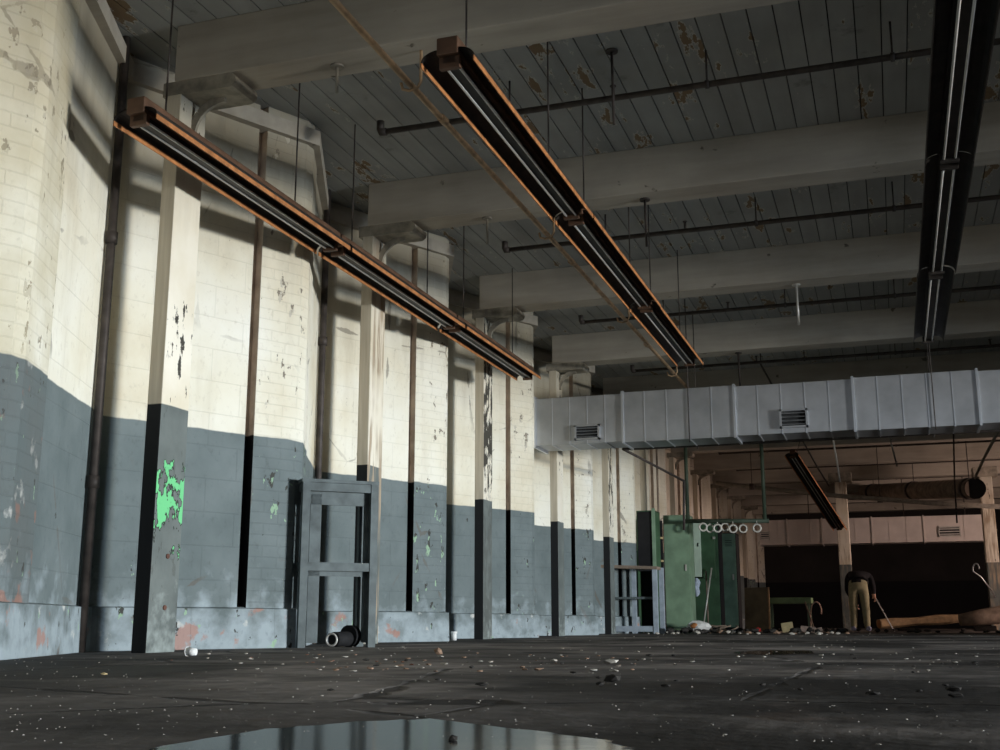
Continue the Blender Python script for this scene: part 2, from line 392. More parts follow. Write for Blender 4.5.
line = [q for k, q in enumerate(line) if k == 0 or (q[0]-line[k-1][0]).length > 1e-4]
u = 0.0; lo = None
for k, (p, mi) in enumerate(line):
    t = bm.verts.new((p.x, p.y, DECK)); b_ = bm.verts.new((p.x, p.y, 0))
    if lo:
        pu = u; u += (p-line[k-1][0]).length
        f = bm.faces.new((lo[1], b_, t, lo[0])); f.material_index = line[k-1][1]
        for lp, q in zip(f.loops, ((pu, 0), (u, 0), (u, DECK), (pu, DECK))): lp[uvl].uv = q
    lo = (t, b_)
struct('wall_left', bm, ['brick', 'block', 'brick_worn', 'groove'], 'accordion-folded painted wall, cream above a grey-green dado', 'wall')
for o in (bpy.data.objects['wall_left'],):
    me = o.data
# concrete plinth along its foot
bm = NB(); uvl = bm.loops.layers.uv.new('UVMap')
pl = []
for i in range(-4, 13): pl += [A(i), V(i)]
u = 0
for k in range(len(pl)-1):
    p, q = pl[k], pl[k+1]; L = (q-p).length; d = (q-p)/L; o_ = Vector((0.036, 0, 0)); hz = 0.245
    vs = [bm.verts.new(w) for w in (p+o_, q+o_, q+o_+Vector((-0.006, 0, hz)), p+o_+Vector((-0.006, 0, hz)), q+Vector((-0.03, 0, hz+0.012)), p+Vector((-0.03, 0, hz+0.012)))]
    f = bm.faces.new((vs[0], vs[1], vs[2], vs[3]))
    for lp, w in zip(f.loops, ((u, 0), (u+L, 0), (u+L, hz), (u, hz))): lp[uvl].uv = w
    f = bm.faces.new((vs[3], vs[2], vs[4], vs[5]))
    for lp, w in zip(f.loops, ((u, hz), (u+L, hz), (u+L, hz+.05), (u, hz+.05))): lp[uvl].uv = w
    u += L
struct('baseboard_left', bm, 'plinth', 'flaking concrete plinth along the foot of the folded wall', 'plinth')
# plate along its head
bm = NB()
for k in range(len(pl)-1):
    p, q = pl[k], pl[k+1]
    prism(bm, [p+Vector((-.1, 0, 3.50)), p+Vector((.05, 0, 3.50)), p+Vector((.05, 0, 3.61)), p+Vector((-.1, 0, 3.61))], q-p)
struct('trim_1', bm, 'beam', 'timber plate along the head of the folded wall', 'trim')

bm = NB(); box(bm, -6, XR+0.2, YB-0.2, YB, 0, 1.0); box(bm, -6, XR+.2, YB-.2, YB, 3.0, DECK)
for a, b in ((-6, -2), (4, 6), (12, XR+.2)): box(bm, a, b, YB-.2, YB, 1.0, 3.0)  # openings added to carry the fill light
struct('wall_back', bm, 'plaster', 'plain wall behind the viewpoint with two openings added for fill light', 'wall')
bm = NB()
for a, b in ((YB, 2.0), (6.4, YF)): box(bm, XR, XR+.2, a, b, 0, DECK)
box(bm, XR, XR+.2, 2.0, 6.4, 3.0, DECK)
struct('wall_right', bm, 'plaster', 'plain wall across the hall with a loading doorway', 'wall')
bm = NB(); box(bm, 8.0, 8.2, YB, -0.6, 0, BOT); box(bm, 8.0, 8.2, -0.6, 13.0, 2.05, BOT); box(bm, 10.0, XR, 10.0, 10.15, 0, BOT)  # added out of view: header and partitions that cut the doorway light
box(bm, 10.0, 10.15, 10.15, 21.0, 0, BOT); box(bm, 2.2, 10.0, 21.0, 21.15, 0, BOT)
struct('light_blocking_partition', bm, 'plaster', 'unseen partition added on the right to cut the light, with a wide low opening', 'wall')
bm = NB()
for a, b in ((21.15, 21.6), (23.4, YF)): box(bm, 9.0, 9.15, a, b, 0, DECK)
box(bm, 9.0, 9.15, 21.6, 23.4, 2.8, DECK)
struct('wall_side', bm, 'plaster', 'side wall of the far end with an open doorway', 'wall')
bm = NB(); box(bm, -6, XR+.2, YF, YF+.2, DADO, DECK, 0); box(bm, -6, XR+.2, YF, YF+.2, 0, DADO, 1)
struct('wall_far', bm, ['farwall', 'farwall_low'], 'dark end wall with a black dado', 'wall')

# beams and posts
for i in range(-2, 12):
    y = PY0+BAY*i; bm = NB()
    box(bm, -3.87, (XR if i < 6 else 9.0), y, y+0.27, BOT, DECK, 0, 0.008)
    tag(obj('ceiling_beam', bm, 'beam', None, True), 'deep grey painted timber beam across the hall above %s' % (('the %s post from the left' % ORD[i]) if i >= 0 else 'the near floor, out of frame'), 'beam', 'ceiling beams', 'structure')

PN = {0: ('bright green paint patch', dict(peel=0.10, green=(0.80, 0.40), seed=0.0)),
      1: ('streaks of bare brown wood', dict(peel=-0.02, bare=0.8, seed=3.0)),
      2: ('dense black flaking over its cream half', dict(peel=0.24, seed=5.3)),
      3: ('light flaking', dict(peel=0.10, seed=8.1)),
      4: ('dense flaking', dict(peel=0.18, seed=2.2))}
PL = ['nearest timber post, bright green patch in its grey dado', 'second timber post, brown bare wood streaks, grey frame before it',
      'third timber post, cream half densely flaked to black', 'fourth timber post, its head hidden behind the duct',
      'fifth timber post, beside the low bench frame', 'sixth timber post, rising behind the green lockers',
      'seventh timber post, right of the tall green locker', 'eighth timber post, pinkish light on it beyond the hanging rings',
      'ninth timber post, pinkish, above the brown board', 'tenth timber post, thin and pinkish at the far duct', 'eleventh timber post, behind the green table']
g = G('post_side_shaded_paint'); zz_ = g.step(g.math('ADD', g.xyz()[2], g.math('MULTIPLY', g.noise(6, 2), 0.015)), DADO+.004, DADO+.01)
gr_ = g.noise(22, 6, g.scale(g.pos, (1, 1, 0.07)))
PSIDE = g.fin(g.mix(zz_, (0.016, 0.017, 0.018), g.ramp(gr_, [(0.3, (0.44, 0.38, 0.29)), (0.7, (0.6, 0.54, 0.43))])), 0.8, 0, 0.2, gr_, 0.5, 0.005)  # side shade painted into the post colour: duller cream, near-black below
for i in range(11):
    y = PY0+BAY*i
    t = thing('timber_post', (-3.86, y+.13, 0), PL[i], 'post', 'timber posts along the wall')
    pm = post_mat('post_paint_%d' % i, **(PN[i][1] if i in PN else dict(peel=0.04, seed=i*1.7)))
    bm = NB(); box(bm, -3.91, -3.815, y, y+.265, 0, 3.23, 0, 0.006)
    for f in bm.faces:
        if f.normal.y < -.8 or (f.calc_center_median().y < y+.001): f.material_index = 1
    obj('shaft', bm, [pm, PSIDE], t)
    bm = NB()                                             # rounded bolster under the beam
    pr = [(-3.95, 3.23), (-3.56, 3.23)] + [(-3.50+0.045*math.cos(a), 3.275+0.045*math.sin(a)) for a in [(-90+k*30)*PI/180 for k in range(6)]] + [(-3.50, BOT), (-3.95, BOT)]
    prism(bm, [(px_, y+0.01, pz) for px_, pz in pr], (0, .25, 0)); obj('bolster', bm, 'bolster', t)
    bm = NB()                                             # curved iron brace
    n = 9; pts = []
    for k in range(n+1):
        a = k/n*PI/2; pts.append((-3.815+0.22*(1-math.cos(a)), 3.01+0.215*math.sin(a)))
    for (xa, za), (xb, zb) in zip(pts, pts[1:]): obox(bm, (xa, y+.13, za), (xb, y+.13, zb), .05, .022, (0, 1, 0))
    obj('brace', bm, 'bolster', t)

t = [o for o in bpy.data.objects if o.name == 'timber_post'][0]
for z in (.52, .24): bm = NB(); tube(bm, [(-3.82, PY0+.14, z), (-3.806, PY0+.14, z)], .014, 8); obj('bolt', bm, 'pipe_red', t)
# vertical pipe in the folds, run dark to the floor as the fold's shade
for i in range(0, 2):
    y = PY0+BAY*i+0.02; xv = -4.25
    t = thing('drain_pipe', (xv, y, 0), 'slim vertical pipe coloured dark for the shade in the wall fold left of the %s timber post' % ORD[i], 'pipe', 'vertical pipes beside the posts')
    bm = NB(); tube(bm, [(xv, y, 0), (xv, y, DECK)], 0.026, 12); obj('pipe', bm, 'pipe_dark', t)
    for z in (0.9, 2.35): bm = NB(); tube(bm, [(xv, y, z), (xv, y, z+.07)], 0.035, 12); obj('coupling', bm, 'pipe_dark', t)

# ------------------------------------------------------------------ fluorescent rows
def light_unit(name, label, group, L=2.2):
    t = thing(name, (0, 0, 0), label, 'light', group)
    bm = NB(); box(bm, -.052, .052, 0.0, L, .075, .16, 0, .006); obj('housing', bm, 'housing', t)
    for s in (-1, 1):
        bm = NB(); n = 7; inner = []; outer = []
        for k in range(n+1):
            a = k/n*PI*0.5
            inner.append((s*(0.04+0.085*math.sin(a)), 0.052+0.045*math.cos(a))); outer.append((s*(0.04+0.09*math.sin(a)), 0.052+0.052*math.cos(a)))
        def strip(P, Q, y0, y1, mi):
            f = bm.faces.new([bm.verts.new(w) for w in ((P[0], y0, P[1]), (Q[0], y0, Q[1]), (Q[0], y1, Q[1]), (P[0], y1, P[1]))]); f.material_index = mi
        for k in range(n):
            strip(inner[k], inner[k+1], .004, L-.004, 0)
            strip(outer[k], outer[k+1], .004, L-.004, 0)
        lip = [inner[-1], outer[-1], (outer[-1][0], outer[-1][1]-.026), (inner[-1][0], inner[-1][1]-.026)]
        prism(bm, [(a, .004, b) for a, b in lip], (0, L-.008, 0), 1)
        obj('reflector', bm, ['darkmetal', 'rust'], t)
        bm = NB(); tube(bm, [(s*.03, .05, .045), (s*.03, L-.05, .040)], .007, 8); obj('tube', bm, 'rail', t)
    bm = NB(); box(bm, -.03, .03, .03, L-.03, .045, .08); obj('spine', bm, 'darkmetal', t)
    for yy in (.03, L-.06):
        bm = NB(); box(bm, -.05, .05, yy, yy+.03, .02, .078, 0, .004); obj('lamp_holder', bm, 'housing', t)
    for yy in (.25, L-.55):
        bm = NB(); tube(bm, [(0, yy, .158), (0, yy, DECK-2.56)], .005, 6); obj('hanger', bm, 'pipe_dark', t)
    return t
U = 2.225
def row(x, z, y0, n, labels, group, first=None):
    base = None
    for k in range(n):
        if base is None:
            base = first if first else light_unit('fluorescent_light', labels[0], group)
            if first: base = dup(first, (x, y0, z), labels[0]); base['group'] = group
            base.location = (x, y0, z)
        else:
            dup(base, (x+R.uniform(-.008, .008), y0+U*k, z+R.uniform(-.006, .006)), labels[k])['group'] = group
    return base
l1 = row(-3.47, 2.60, 4.49, 3, ['near unit of the rust-rimmed light row along the wall', 'middle unit of the rust-rimmed light row along the wall', 'far unit of the rust-rimmed light row along the wall'], 'wall-side light row')
row(-1.77, 2.62, 4.46, 3, ['near unit of the middle orange-edged light row', 'middle unit of the middle orange-edged light row', 'far unit of the middle orange-edged light row, ending above the duct'], 'middle light row', l1)
r3 = row(.45, 2.65, 4.33, 3, ['near unit of the shade-painted dark light row at upper right', 'second unit of the shade-painted dark light row at upper right', 'far unit of the shade-painted dark light row, above the duct'], 'right light row', l1)

for o in [o for o in bpy.data.objects if o.get('group') == 'right light row']:  # lips and housings recoloured dark: this row's unlit look painted in
    for c in o.children:
        if len(c.material_slots) == 2: c.material_slots[1].link = 'OBJECT'; c.material_slots[1].material = M['darkmetal']
        elif c.name.startswith(('housing', 'lamp_holder')): c.material_slots[0].link = 'OBJECT'; c.material_slots[0].material = M['darkmetal']
# fallen light beyond the duct, hung by one end
t = light_unit('fluorescent_light', 'tilted rusty light hanging by one end near the far column', 'fallen light', 2.2)
a, b = at(791, 457, 20.5), at(834, 523, 22.0)
d = (b-a).normalized(); s = d.cross(Vector((0, 0, 1))).normalized(); uu = s.cross(d)
t.matrix_world = Matrix(((s.x, d.x, uu.x, a.x), (s.y, d.y, uu.y, a.y), (s.z, d.z, uu.z, a.z), (0, 0, 0, 1)))
for c in list(t.children):
    if c.name.startswith('hanger'): bpy.data.objects.remove(c)
bm = NB(); tube(bm, [(0, .15, .15), (0.02, .15-.05, .75)], .006, 6); t['_o'] = (0, 0, 0); obj('hanger', bm, 'pipe_dark', t)

# ------------------------------------------------------------------ pipes under the deck
c0 = (-2.42, 1.5, 3.14)
t = thing('conduit', (-2.4, 9, 3.1), 'tan rusty conduit running under the beams between two light rows', 'pipe')
bm = NB(); tube(bm, [(-2.42, 1.0, 3.14), (-2.40, 5.2, 3.13), (-2.37, 15.2, 3.13)], .019, 12); obj('pipe', bm, 'pipe_tan', t)
for i in range(-1, 4):
    y = PY0+BAY*i+.13
    bm = NB(); tube(bm, [(-2.33, y, BOT), (-2.33, y, 3.13), (-2.35, y, 3.095), (-2.4, y, 3.085), (-2.44, y, 3.10), (-2.45, y, 3.14)], .009, 6)
    obj('hook', bm, 'pipe_tan', t)
for yy in (3.1, 5.95, 8.9, 12.0):
    bm = NB(); tube(bm, [(-2.395, yy, 3.13), (-2.394, yy+.07, 3.13)], .026, 12); obj('coupling', bm, 'pipe_tan', t)
for k in range(9):
    y = 6.68+BAY*k
    x1 = 8.8 if k > 1 else 7.9
    t = thing('sprinkler_pipe', (-3.1, y, 3.45), 'dark sprinkler pipe under the deck in the %s ceiling bay from the left' % ORD[k], 'pipe', 'sprinkler pipes under the deck')
    bm = NB(); tube(bm, [(-3.12, y, 3.45), (x1, y, 3.45)], .02, 10); obj('pipe', bm, 'pipe_dark', t)
    bm = NB(); tube(bm, [(-3.09, y, 3.45), (-3.13, y, 3.45), (-3.135, y, 3.47), (-3.135, y, 3.53)], .027, 10); obj('elbow', bm, 'pipe_dark', t)
    for xx in (-2.2, -0.9, 0.2, 1.9, 3.6, 5.4):
        bm = NB(); tube(bm, [(xx, y, 3.45), (xx, y, DECK)], .007, 6); tube(bm, [(xx-.012, y, 3.45), (xx+.012, y, 3.45)], .028, 10); obj('hanger', bm, 'pipe_dark', t)
    for xx in (-1.5, 1.3):
        bm = NB(); tube(bm, [(xx, y, 3.46), (xx, y, 3.53)], .011, 8); tube(bm, [(xx, y, 3.53), (xx, y, 3.536)], .02, 10); obj('sprinkler_head', bm, 'pipe_dark', t)

# rods left hanging from the beams
def rod(p, ln, lab, m='pipe_grey', r=.009):
    t = thing('hanger_rod', (p[0], p[1], p[2]-ln), lab, 'rod', 'rods hanging from the beams')
    bm = NB(); tube(bm, [(p[0], p[1], p[2]), (p[0]+.004, p[1], p[2]-ln)], r, 8); obj('rod', bm, m, t)
    bm = NB(); tube(bm, [(p[0], p[1], p[2]), (p[0], p[1], p[2]-.012)], .04, 12); obj('flange', bm, m, t)
def beamx(xpx, ypx, i):
    p = at(xpx, ypx, PY0+BAY*i+.14); return (p.x, p.y, BOT)
rod(beamx(337, 70, 0), .17, 'short pale rod hanging from the nearest beam, left of the tan conduit')
rod(beamx(487, 232, 1), .22, 'short rod hanging from the second beam over the wall-side lights')
rod(beamx(645, 208, 1), .38, 'long rod hanging from the second beam right of the middle light row', 'pipe_dark')
rod(beamx(797, 300, 2), .40, 'pale rod hanging from the third beam', 'rail', .011)
rod(beamx(738, 345, 3), .62, 'dark twin rod reaching from the fourth beam to the duct', 'pipe_dark', .012)
p = beamx(571, 70, 0); rod((p[0], p[1]+1.0, DECK), .5, 'thin rod hanging from the deck just right of the middle light row', 'pipe_dark')

# ------------------------------------------------------------------ near duct
DY, DZ0, DZ1 = 12.32, 2.12, 2.66
t = thing('air_duct', (1.5, DY+.2, DZ0), 'long galvanised air duct crossing the hall below the beams', 'duct')
xs = [-3.76, -2.74, -1.51, -0.28, .93, 2.16, 3.39, 4.62, 5.85, 7.08]
for k in range(len(xs)-1):
    bm = NB(); e = 0.012*(k % 2)
    box(bm, xs[k]+.012, xs[k+1], DY-e, DY+.46, DZ0-e, DZ1+e, 0, .004)
    n = 5
    for j in range(1, n):
        xx = xs[k]+(xs[k+1]-xs[k])*j/n
        box(bm, xx-.004, xx+.004, DY-e-.005, DY-e+.002, DZ0-e, DZ1+e, 1)
        box(bm, xx-.006, xx+.006, DY-e, DY+.46, DZ0-e-.007, DZ0-e+.002, 1)
    obj('duct_section', bm, ['galv', 'galv_edge'], t)
    bm = NB(); box(bm, xs[k]-.012, xs[k]+.012, DY-.03, DY+.49, DZ0-.025, DZ1+.025); obj('flange', bm, 'galv_edge', t)
for x0, x1, z0, z1, lab in ((-3.29, -3.0, 2.155, 2.325, 'one'), (-1.04, -.75, 2.17, 2.37, 'two')):
    bm = NB(); fw = .02
    box(bm, x0, x1, DY-.05, DY+.0, z0, z0+fw); box(bm, x0, x1, DY-.05, DY, z1-fw, z1)
    box(bm, x0, x0+fw, DY-.05, DY, z0, z1); box(bm, x1-fw, x1, DY-.05, DY, z0, z1)
    v = obj('vent_grille', bm, 'galv', t)
    bm = NB(); box(bm, x0+fw, x1-fw, DY-.016, DY-.012, z0+fw, z1-fw); w_ = obj('throat', bm, 'dark', v)
    bm = NB()
    for k in range(4):
        zz = z0+fw+(z1-z0-2*fw)*(k+.5)/4; obox(bm, (x0+fw, DY-.033, zz), (x1-fw, DY-.033, zz), .03, .004, (0, -.6, 1))
    obj('louvre', bm, 'galv', v)
for xx in (-2.0, 0.5, 3.0, 5.5):
    for yy in (DY-.03, DY+.49):
        bm = NB(); tube(bm, [(xx, yy, DZ0-.05), (xx, yy, DECK)], .006, 6); obj('hanger', bm, 'pipe_dark', t)
t2 = thing('steam_pipe', (1, DY+.7, 2.08), 'thin dark pipe running along the underside of the long duct', 'pipe')
bm = NB(); a = at(623, 449, DY+.75); b = at(1000, 430, DY+.75); tube(bm, [a, b, b+(b-a)*1.2], .02, 8); obj('pipe', bm, 'pipe_dark', t2)
bm = NB(); c = at(684, 481, 15.2); tube(bm, [a, c], .016, 8); tube(bm, [c, at(684, 530, 15.2)], .018, 8); obj('drop_leg', bm, 'pipe_dark', t2)

# hanging rack with rings
Y = 18.3
t = thing('hanging_rack', (at(725, 521, Y)), 'green pipe rack hung from the beams with pale rings beneath', 'rack')
pA, pB, pC, pD = at(686, 440, Y), at(688, 521, Y), at(765, 521, Y), at(762, 436, Y)
pA.x = pB.x; pA.z = BOT; pD.x = pC.x; pD.z = BOT
bm = NB(); tube(bm, [pA, pB], .03, 10); obj('upright', bm, 'rack_green', t)
bm = NB(); tube(bm, [pD, pC], .03, 10); obj('upright', bm, 'rack_green', t)
bm = NB(); tube(bm, [pB-Vector((.05, 0, 0)), pC+Vector((.06, 0, 0))], .034, 10); obj('crossbar', bm, 'rack_green', t)
for kk, xx in enumerate((703, 710, 717.5, 725, 733, 743, 757)):
    c = at(xx, 527.5 + R.uniform(-.6, 1.2), Y + (.03 if kk % 2 else -.03))
    q = tag(None or obj('hanging_ring', (lambda b_: (torus(b_, c, .058, .015), b_)[1])(NB()), 'ringm'), 'pale ring hanging under the green pipe rack', 'ring', 'rings on the green pipe rack')
    q2 = NB(); tube(q2, [c+Vector((0, 0, .075)), Vector((c.x, c.y, pB.z-.03))], .007, 6); obj('hook', q2, 'ringm', q)

# ------------------------------------------------------------------ open steel frame by the second post
def frame_box(t, o, d, w, dp, h, mat, shelf_zs, bar=.05, top=True, side='leg'):
    d = Vector(d).normalized(); b = Vector((-d.y, d.x, 0)); o = Vector((o[0], o[1], 0))
    cs = [o, o+d*w, o+d*w+b*dp, o+b*dp]
    for c in cs:
        bm = NB(); obox(bm, c, c+Vector((0, 0, h)), bar, bar, tuple(d)); obj(side, bm, mat, t)
    for z in shelf_zs+[h-.03]:
        bm = NB()
        for k in range(4): obox(bm, cs[k]+Vector((0, 0, z)), cs[(k+1) % 4]+Vector((0, 0, z)), bar*.8, bar*1.1)
        obj('rail', bm, mat, t)
    if top:
        bm = NB(); z = h
        q = [c + (c-(cs[0]+cs[2])/2).normalized()*.035 for c in cs]
        prism(bm, [p+Vector((0, 0, z)) for p in q], (0, 0, .022)); obj('top', bm, mat, t)
FO = at(303.5, 560, 6.78); FO.x -= 0.0
t = thing('steel_frame', (FO.x+.2, FO.y+.2, 0), 'open grey-green steel cabinet frame in front of the second timber post', 'frame')
dF = Vector((.74, .67, 0))
frame_box(t, FO, dF, .47, .27, 1.075, 'frame', [.52], .05)
bm = NB(); bF = Vector((-dF.y, dF.x, 0)).normalized(); dn = dF.normalized(); oF = Vector((FO.x, FO.y, 0))
for s_ in (0.02, .40):
    a = oF+dn*(s_)+dn*.02; prism(bm, [a+bF*.02+Vector((0, 0, .03)), a+dn*.075+bF*.02+Vector((0, 0, .03)), a+dn*.075+bF*.02+Vector((0, 0, 1.0)), a+bF*.02+Vector((0, 0, 1.0))], bF*.012)
a = oF+dn*.02; prism(bm, [a+bF*.02+Vector((0, 0, .93)), a+dn*.43+bF*.02+Vector((0, 0, .93)), a+dn*.43+bF*.02+Vector((0, 0, 1.05)), a+bF*.02+Vector((0, 0, 1.05))], bF*.012)
prism(bm, [a+bF*.02+Vector((0, 0, .46)), a+dn*.43+bF*.02+Vector((0, 0, .46)), a+dn*.43+bF*.02+Vector((0, 0, .53)), a+bF*.02+Vector((0, 0, .53))], bF*.012)
obj('face_panel', bm, 'frame', t)
bm = NB(); pa = oF+dn*.47+bF*.04; prism(bm, [pa+Vector((0, 0, .03)), pa+bF*.19+Vector((0, 0, .03)), pa+bF*.19+Vector((0, 0, 1.05)), pa+Vector((0, 0, 1.05))], dn*.008); obj('side_panel', bm, 'frame', t)
# black drum-ended roll inside the frame
t = thing('black_roll', (oF+dn*.22+bF*.05), 'black drum-like roll lying on the floor inside the grey steel frame', 'roll')
c = oF+dn*.20+bF*.0
bm = NB(); tube(bm, [c+dn*.02+Vector((0, 0, .052)), c+dn*.16+bF*.10+Vector((0, 0, .055))], .048, 16); obj('core', bm, 'dark', t)
bm = NB(); tube(bm, [c+dn*.14+bF*.085+Vector((0, 0, .072)), c+dn*.18+bF*.115+Vector((0, 0, .072))], .072, 18); obj('drum', bm, 'dark', t)
bm = NB(); torus(bm, c+dn*.005+Vector((0, 0, .05)), .038, .007); obj('rim', bm, 'rail', t)

# white pipe stub near second pier
p = at(454, 640, 10.1); p.z = 0
t = thing('pipe_stub', (p.x, p.y, 0), 'short white pipe stub standing on the floor left of the third timber post', 'pipe')
bm = NB(); tube(bm, [(p.x, p.y, 0), (p.x, p.y, .075)], .024, 14); obj('pipe', bm, 'white', t)
bm = NB(); tube(bm, [(p.x, p.y, .062), (p.x, p.y, .08)], .03, 14); obj('collar', bm, 'white', t)

# low bench frame by the fifth post
Y = 16.9
t = thing('bench_frame', (at(625, 634, Y).x, Y, 0), 'open blue-grey bench frame with a brown plank top between fifth post and lockers', 'bench')
xa, xb = at(598, 600, Y).x, at(655.5, 600, Y).x
for xx, yy in ((xa, Y+.5), (xb, Y), (xa, Y), (xb, Y+.5)):
    if xx == xa and yy == Y: continue
    bm = NB(); box(bm, xx-.035, xx+.035, yy-.03, yy+.03, 0, .97, 0, .003); obj('leg', bm, 'frame_blue', t)
bm = NB(); obox(bm, (xa-.03, Y+.1, .985), (xb+.04, Y+.1, .945), .30, .045); obj('top', bm, 'wood_grey', t)
bm = NB(); box(bm, xa, xb, Y+.05, Y+.33, .50, .53); obj('shelf', bm, 'frame', t)
bm = NB(); box(bm, xa, xb, Y-.02, Y+.02, .03, .11); obj('rail', bm, 'frame_blue', t)
bm = NB(); xm = at(634, 600, Y+.4).x; box(bm, xm-.03, xm+.03, Y+.4, Y+.46, .0, .97); obj('leg', bm, 'frame_blue', t)

# lockers
def locker(name, label, x0p, x1p, ytop, Y, dp, m, mi=None, open_=False, doors=1, rot=0.0):
    x0 = at(x0p, 600, Y).x; x1 = at(x1p, 600, Y).x; zt = at((x0p+x1p)/2, ytop, Y).z
    t = thing(name, ((x0+x1)/2, Y+dp/2, 0), label, 'locker')
    w = .014
    bm = NB()
    box(bm, x0, x0+w, Y, Y+dp, 0.02, zt); box(bm, x1-w, x1, Y, Y+dp, .02, zt)
    box(bm, x0, x1, Y+dp-w, Y+dp, .02, zt); box(bm, x0, x1, Y, Y+dp, zt-w, zt); box(bm, x0, x1, Y, Y+dp, .0, .07)
    obj('body', bm, m if not open_ else [m], t)
    if open_:
        bm = NB(); box(bm, x0+w, x1-w, Y+dp*.55, Y+dp*.57, .08, zt-w); obj('back_panel', bm, 'dark', t)
        bm = NB()
        for z in (.55, 1.35): box(bm, x0+w, x1-w, Y+.05, Y+dp*.55, z, z+.012)
        obj('shelf', bm, 'dark', t)
    else:
        n = doors
        for k in range(n):
            a = x0+.008+(x1-x0-.016)*k/n; b = x0+.008+(x1-x0-.016)*(k+1)/n-.004
            bm = NB(); box(bm, a, b, Y-.018, Y-.002, .08, zt-.012, 0, .003)
            dr = obj('door', bm, mi or m, t)
            bm = NB()
            for j in range(4): box(bm, a+.25*(b-a), b-.25*(b-a), Y-.021, Y-.016, zt-.14-j*.03, zt-.13-j*.03)
            obj('vent_slot', bm, 'teal' if (mi or m) == 'green' else 'dark', dr)
            bm = NB(); box(bm, b-.07, b-.045, Y-.035, Y-.015, zt*.52, zt*.52+.10, 0, .003); obj('handle', bm, 'rail', dr)
    return t, x0, x1, zt
t, x0, x1, zt = locker('locker', 'dark open-fronted locker with a pale green edge behind the bench', 638.5, 657, 510.5, 18.0, .42, 'green_dark', open_=True)
bm = NB(); box(bm, x1-.045, x1+.004, 17.97, 18.02, .02, zt+.03); obj('door', bm, 'green', t)
bm = NB(); box(bm, x0+.014, x1-.02, 17.995, 18.0, .95, zt-.02); obj('dark_inside', bm, 'dark', t)  # black sheet across the open front, painted as its dark inside
t, x0, x1, zt = locker('locker', 'tallest green locker, wide plain front, right of the rungs', 665.5, 691.5, 515, 18.6, .42, 'green')
# ladder-like hanger strip between them
Y = 18.48
t = thing('narrow_ladder', (at(661, 632, Y).x, Y, 0), 'narrow single-pole ladder with four rungs between two lockers', 'ladder')
bm = NB(); xx = at(661, 600, Y).x; tube(bm, [(xx, Y, 0), (xx+.0, Y, 3.0)], .017, 8); obj('pole', bm, 'wood_grey', t)
for yp in (538, 561, 585, 608):
    z = at(661, yp, Y).z; bm = NB(); box(bm, xx-.06, xx+.062, Y-.03, Y-.005, z-.016, z+.016, 0, .003); obj('rung', bm, 'yellow', t)
bm = NB(); box(bm, at(657.5, 600, Y+.2).x, at(666, 600, Y+.2).x, Y+.05, Y+.08, 0, 1.78)  # black board put in as the dark of the gap between lockers
tag(obj('gap_shade_board', bm, 'dark'), 'black board added as the dark gap behind the narrow ladder', 'board')
# wall-hung green cabinet on a dark locker
t, x0, x1, zt = locker('locker', 'dark green locker with a pale mint door hanging open at its top', 691.5, 721, 522, 19.6, .42, 'dark', 'green_dark')
zb = at(700, 577, 19.5).z; xm = at(701.5, 550, 19.5).x
bm = NB(); box(bm, x0-.005, xm, 19.40, 19.52, zb, zt+.01, 0, .004); u_ = obj('upper_door', bm, 'green_pale', t)
u_['label'] = 'pale mint upper door'
bm = NB(); box(bm, xm-.05, xm-.03, 19.39, 19.405, zb+.5, zb+.56); obj('handle', bm, 'dark', u_)
bm = NB(); xq = at(715, 550, 19.5).x; box(bm, xm+.004, xq, 19.46, 19.56, zb-.02, zt, 0, .004); u_ = obj('upper_door', bm, 'green_dark', t)
bm = NB(); box(bm, xq-.02, xq+.02, 19.43, 19.46, zb+.62, zb+.66); obj('handle', bm, 'rail', u_)
t, x0, x1, zt = locker('locker', 'teal-green locker at the right end of the row, beside the brown board', 723.5, 738.5, 533, 20.6, .42, 'dark', 'teal')
# leaning poles, hanging cloth
for a, b, lab, m in (((711.5, 568), (702.5, 631), 'thin pale pole leaning left against the dark green locker', 'rail'), ((706, 571), (708.5, 631), 'thin upright pole leaning beside the pale mint door', 'wood_grey')):
    yy = 19.36 if m == 'rail' else 19.41; pa, pb = at(*a, yy), at(*b, yy-(.2 if m == 'rail' else .1)); pb.z = 0.006
    t = thing('pole', pb, lab, 'pole'); bm = NB(); tube(bm, [pb, pa], .014, 8); obj('shaft', bm, m, t)
    bm = NB(); tube(bm, [pb, pb+(pa-pb).normalized()*.06], .02, 8); obj('ferrule', bm, 'dark', t)
c = at(696, 586, 19.35)
bm = NB(); n = 10
prev = None
for k in range(n+1):
    z = c.z+.13-.30*k/n; w = .018+.055*math.sin(PI*min(1, k/n*.95+.05))
    ring = [bm.verts.new((c.x+w*math.cos(q*PI/4)+.02*math.sin(k*.9), c.y+.045*math.sin(q*PI/4)*(1+.4*math.sin(q*2+k)), z)) for q in range(8)]
    if prev:
        for q in range(8): bm.faces.new((prev[q], prev[(q+1) % 8], ring[(q+1) % 8], ring[q])).smooth = True
    prev = ring
tag(obj('rag', bm, 'cloth_blue'), 'pale blue rag hanging on the dark green locker below its mint door', 'rag')
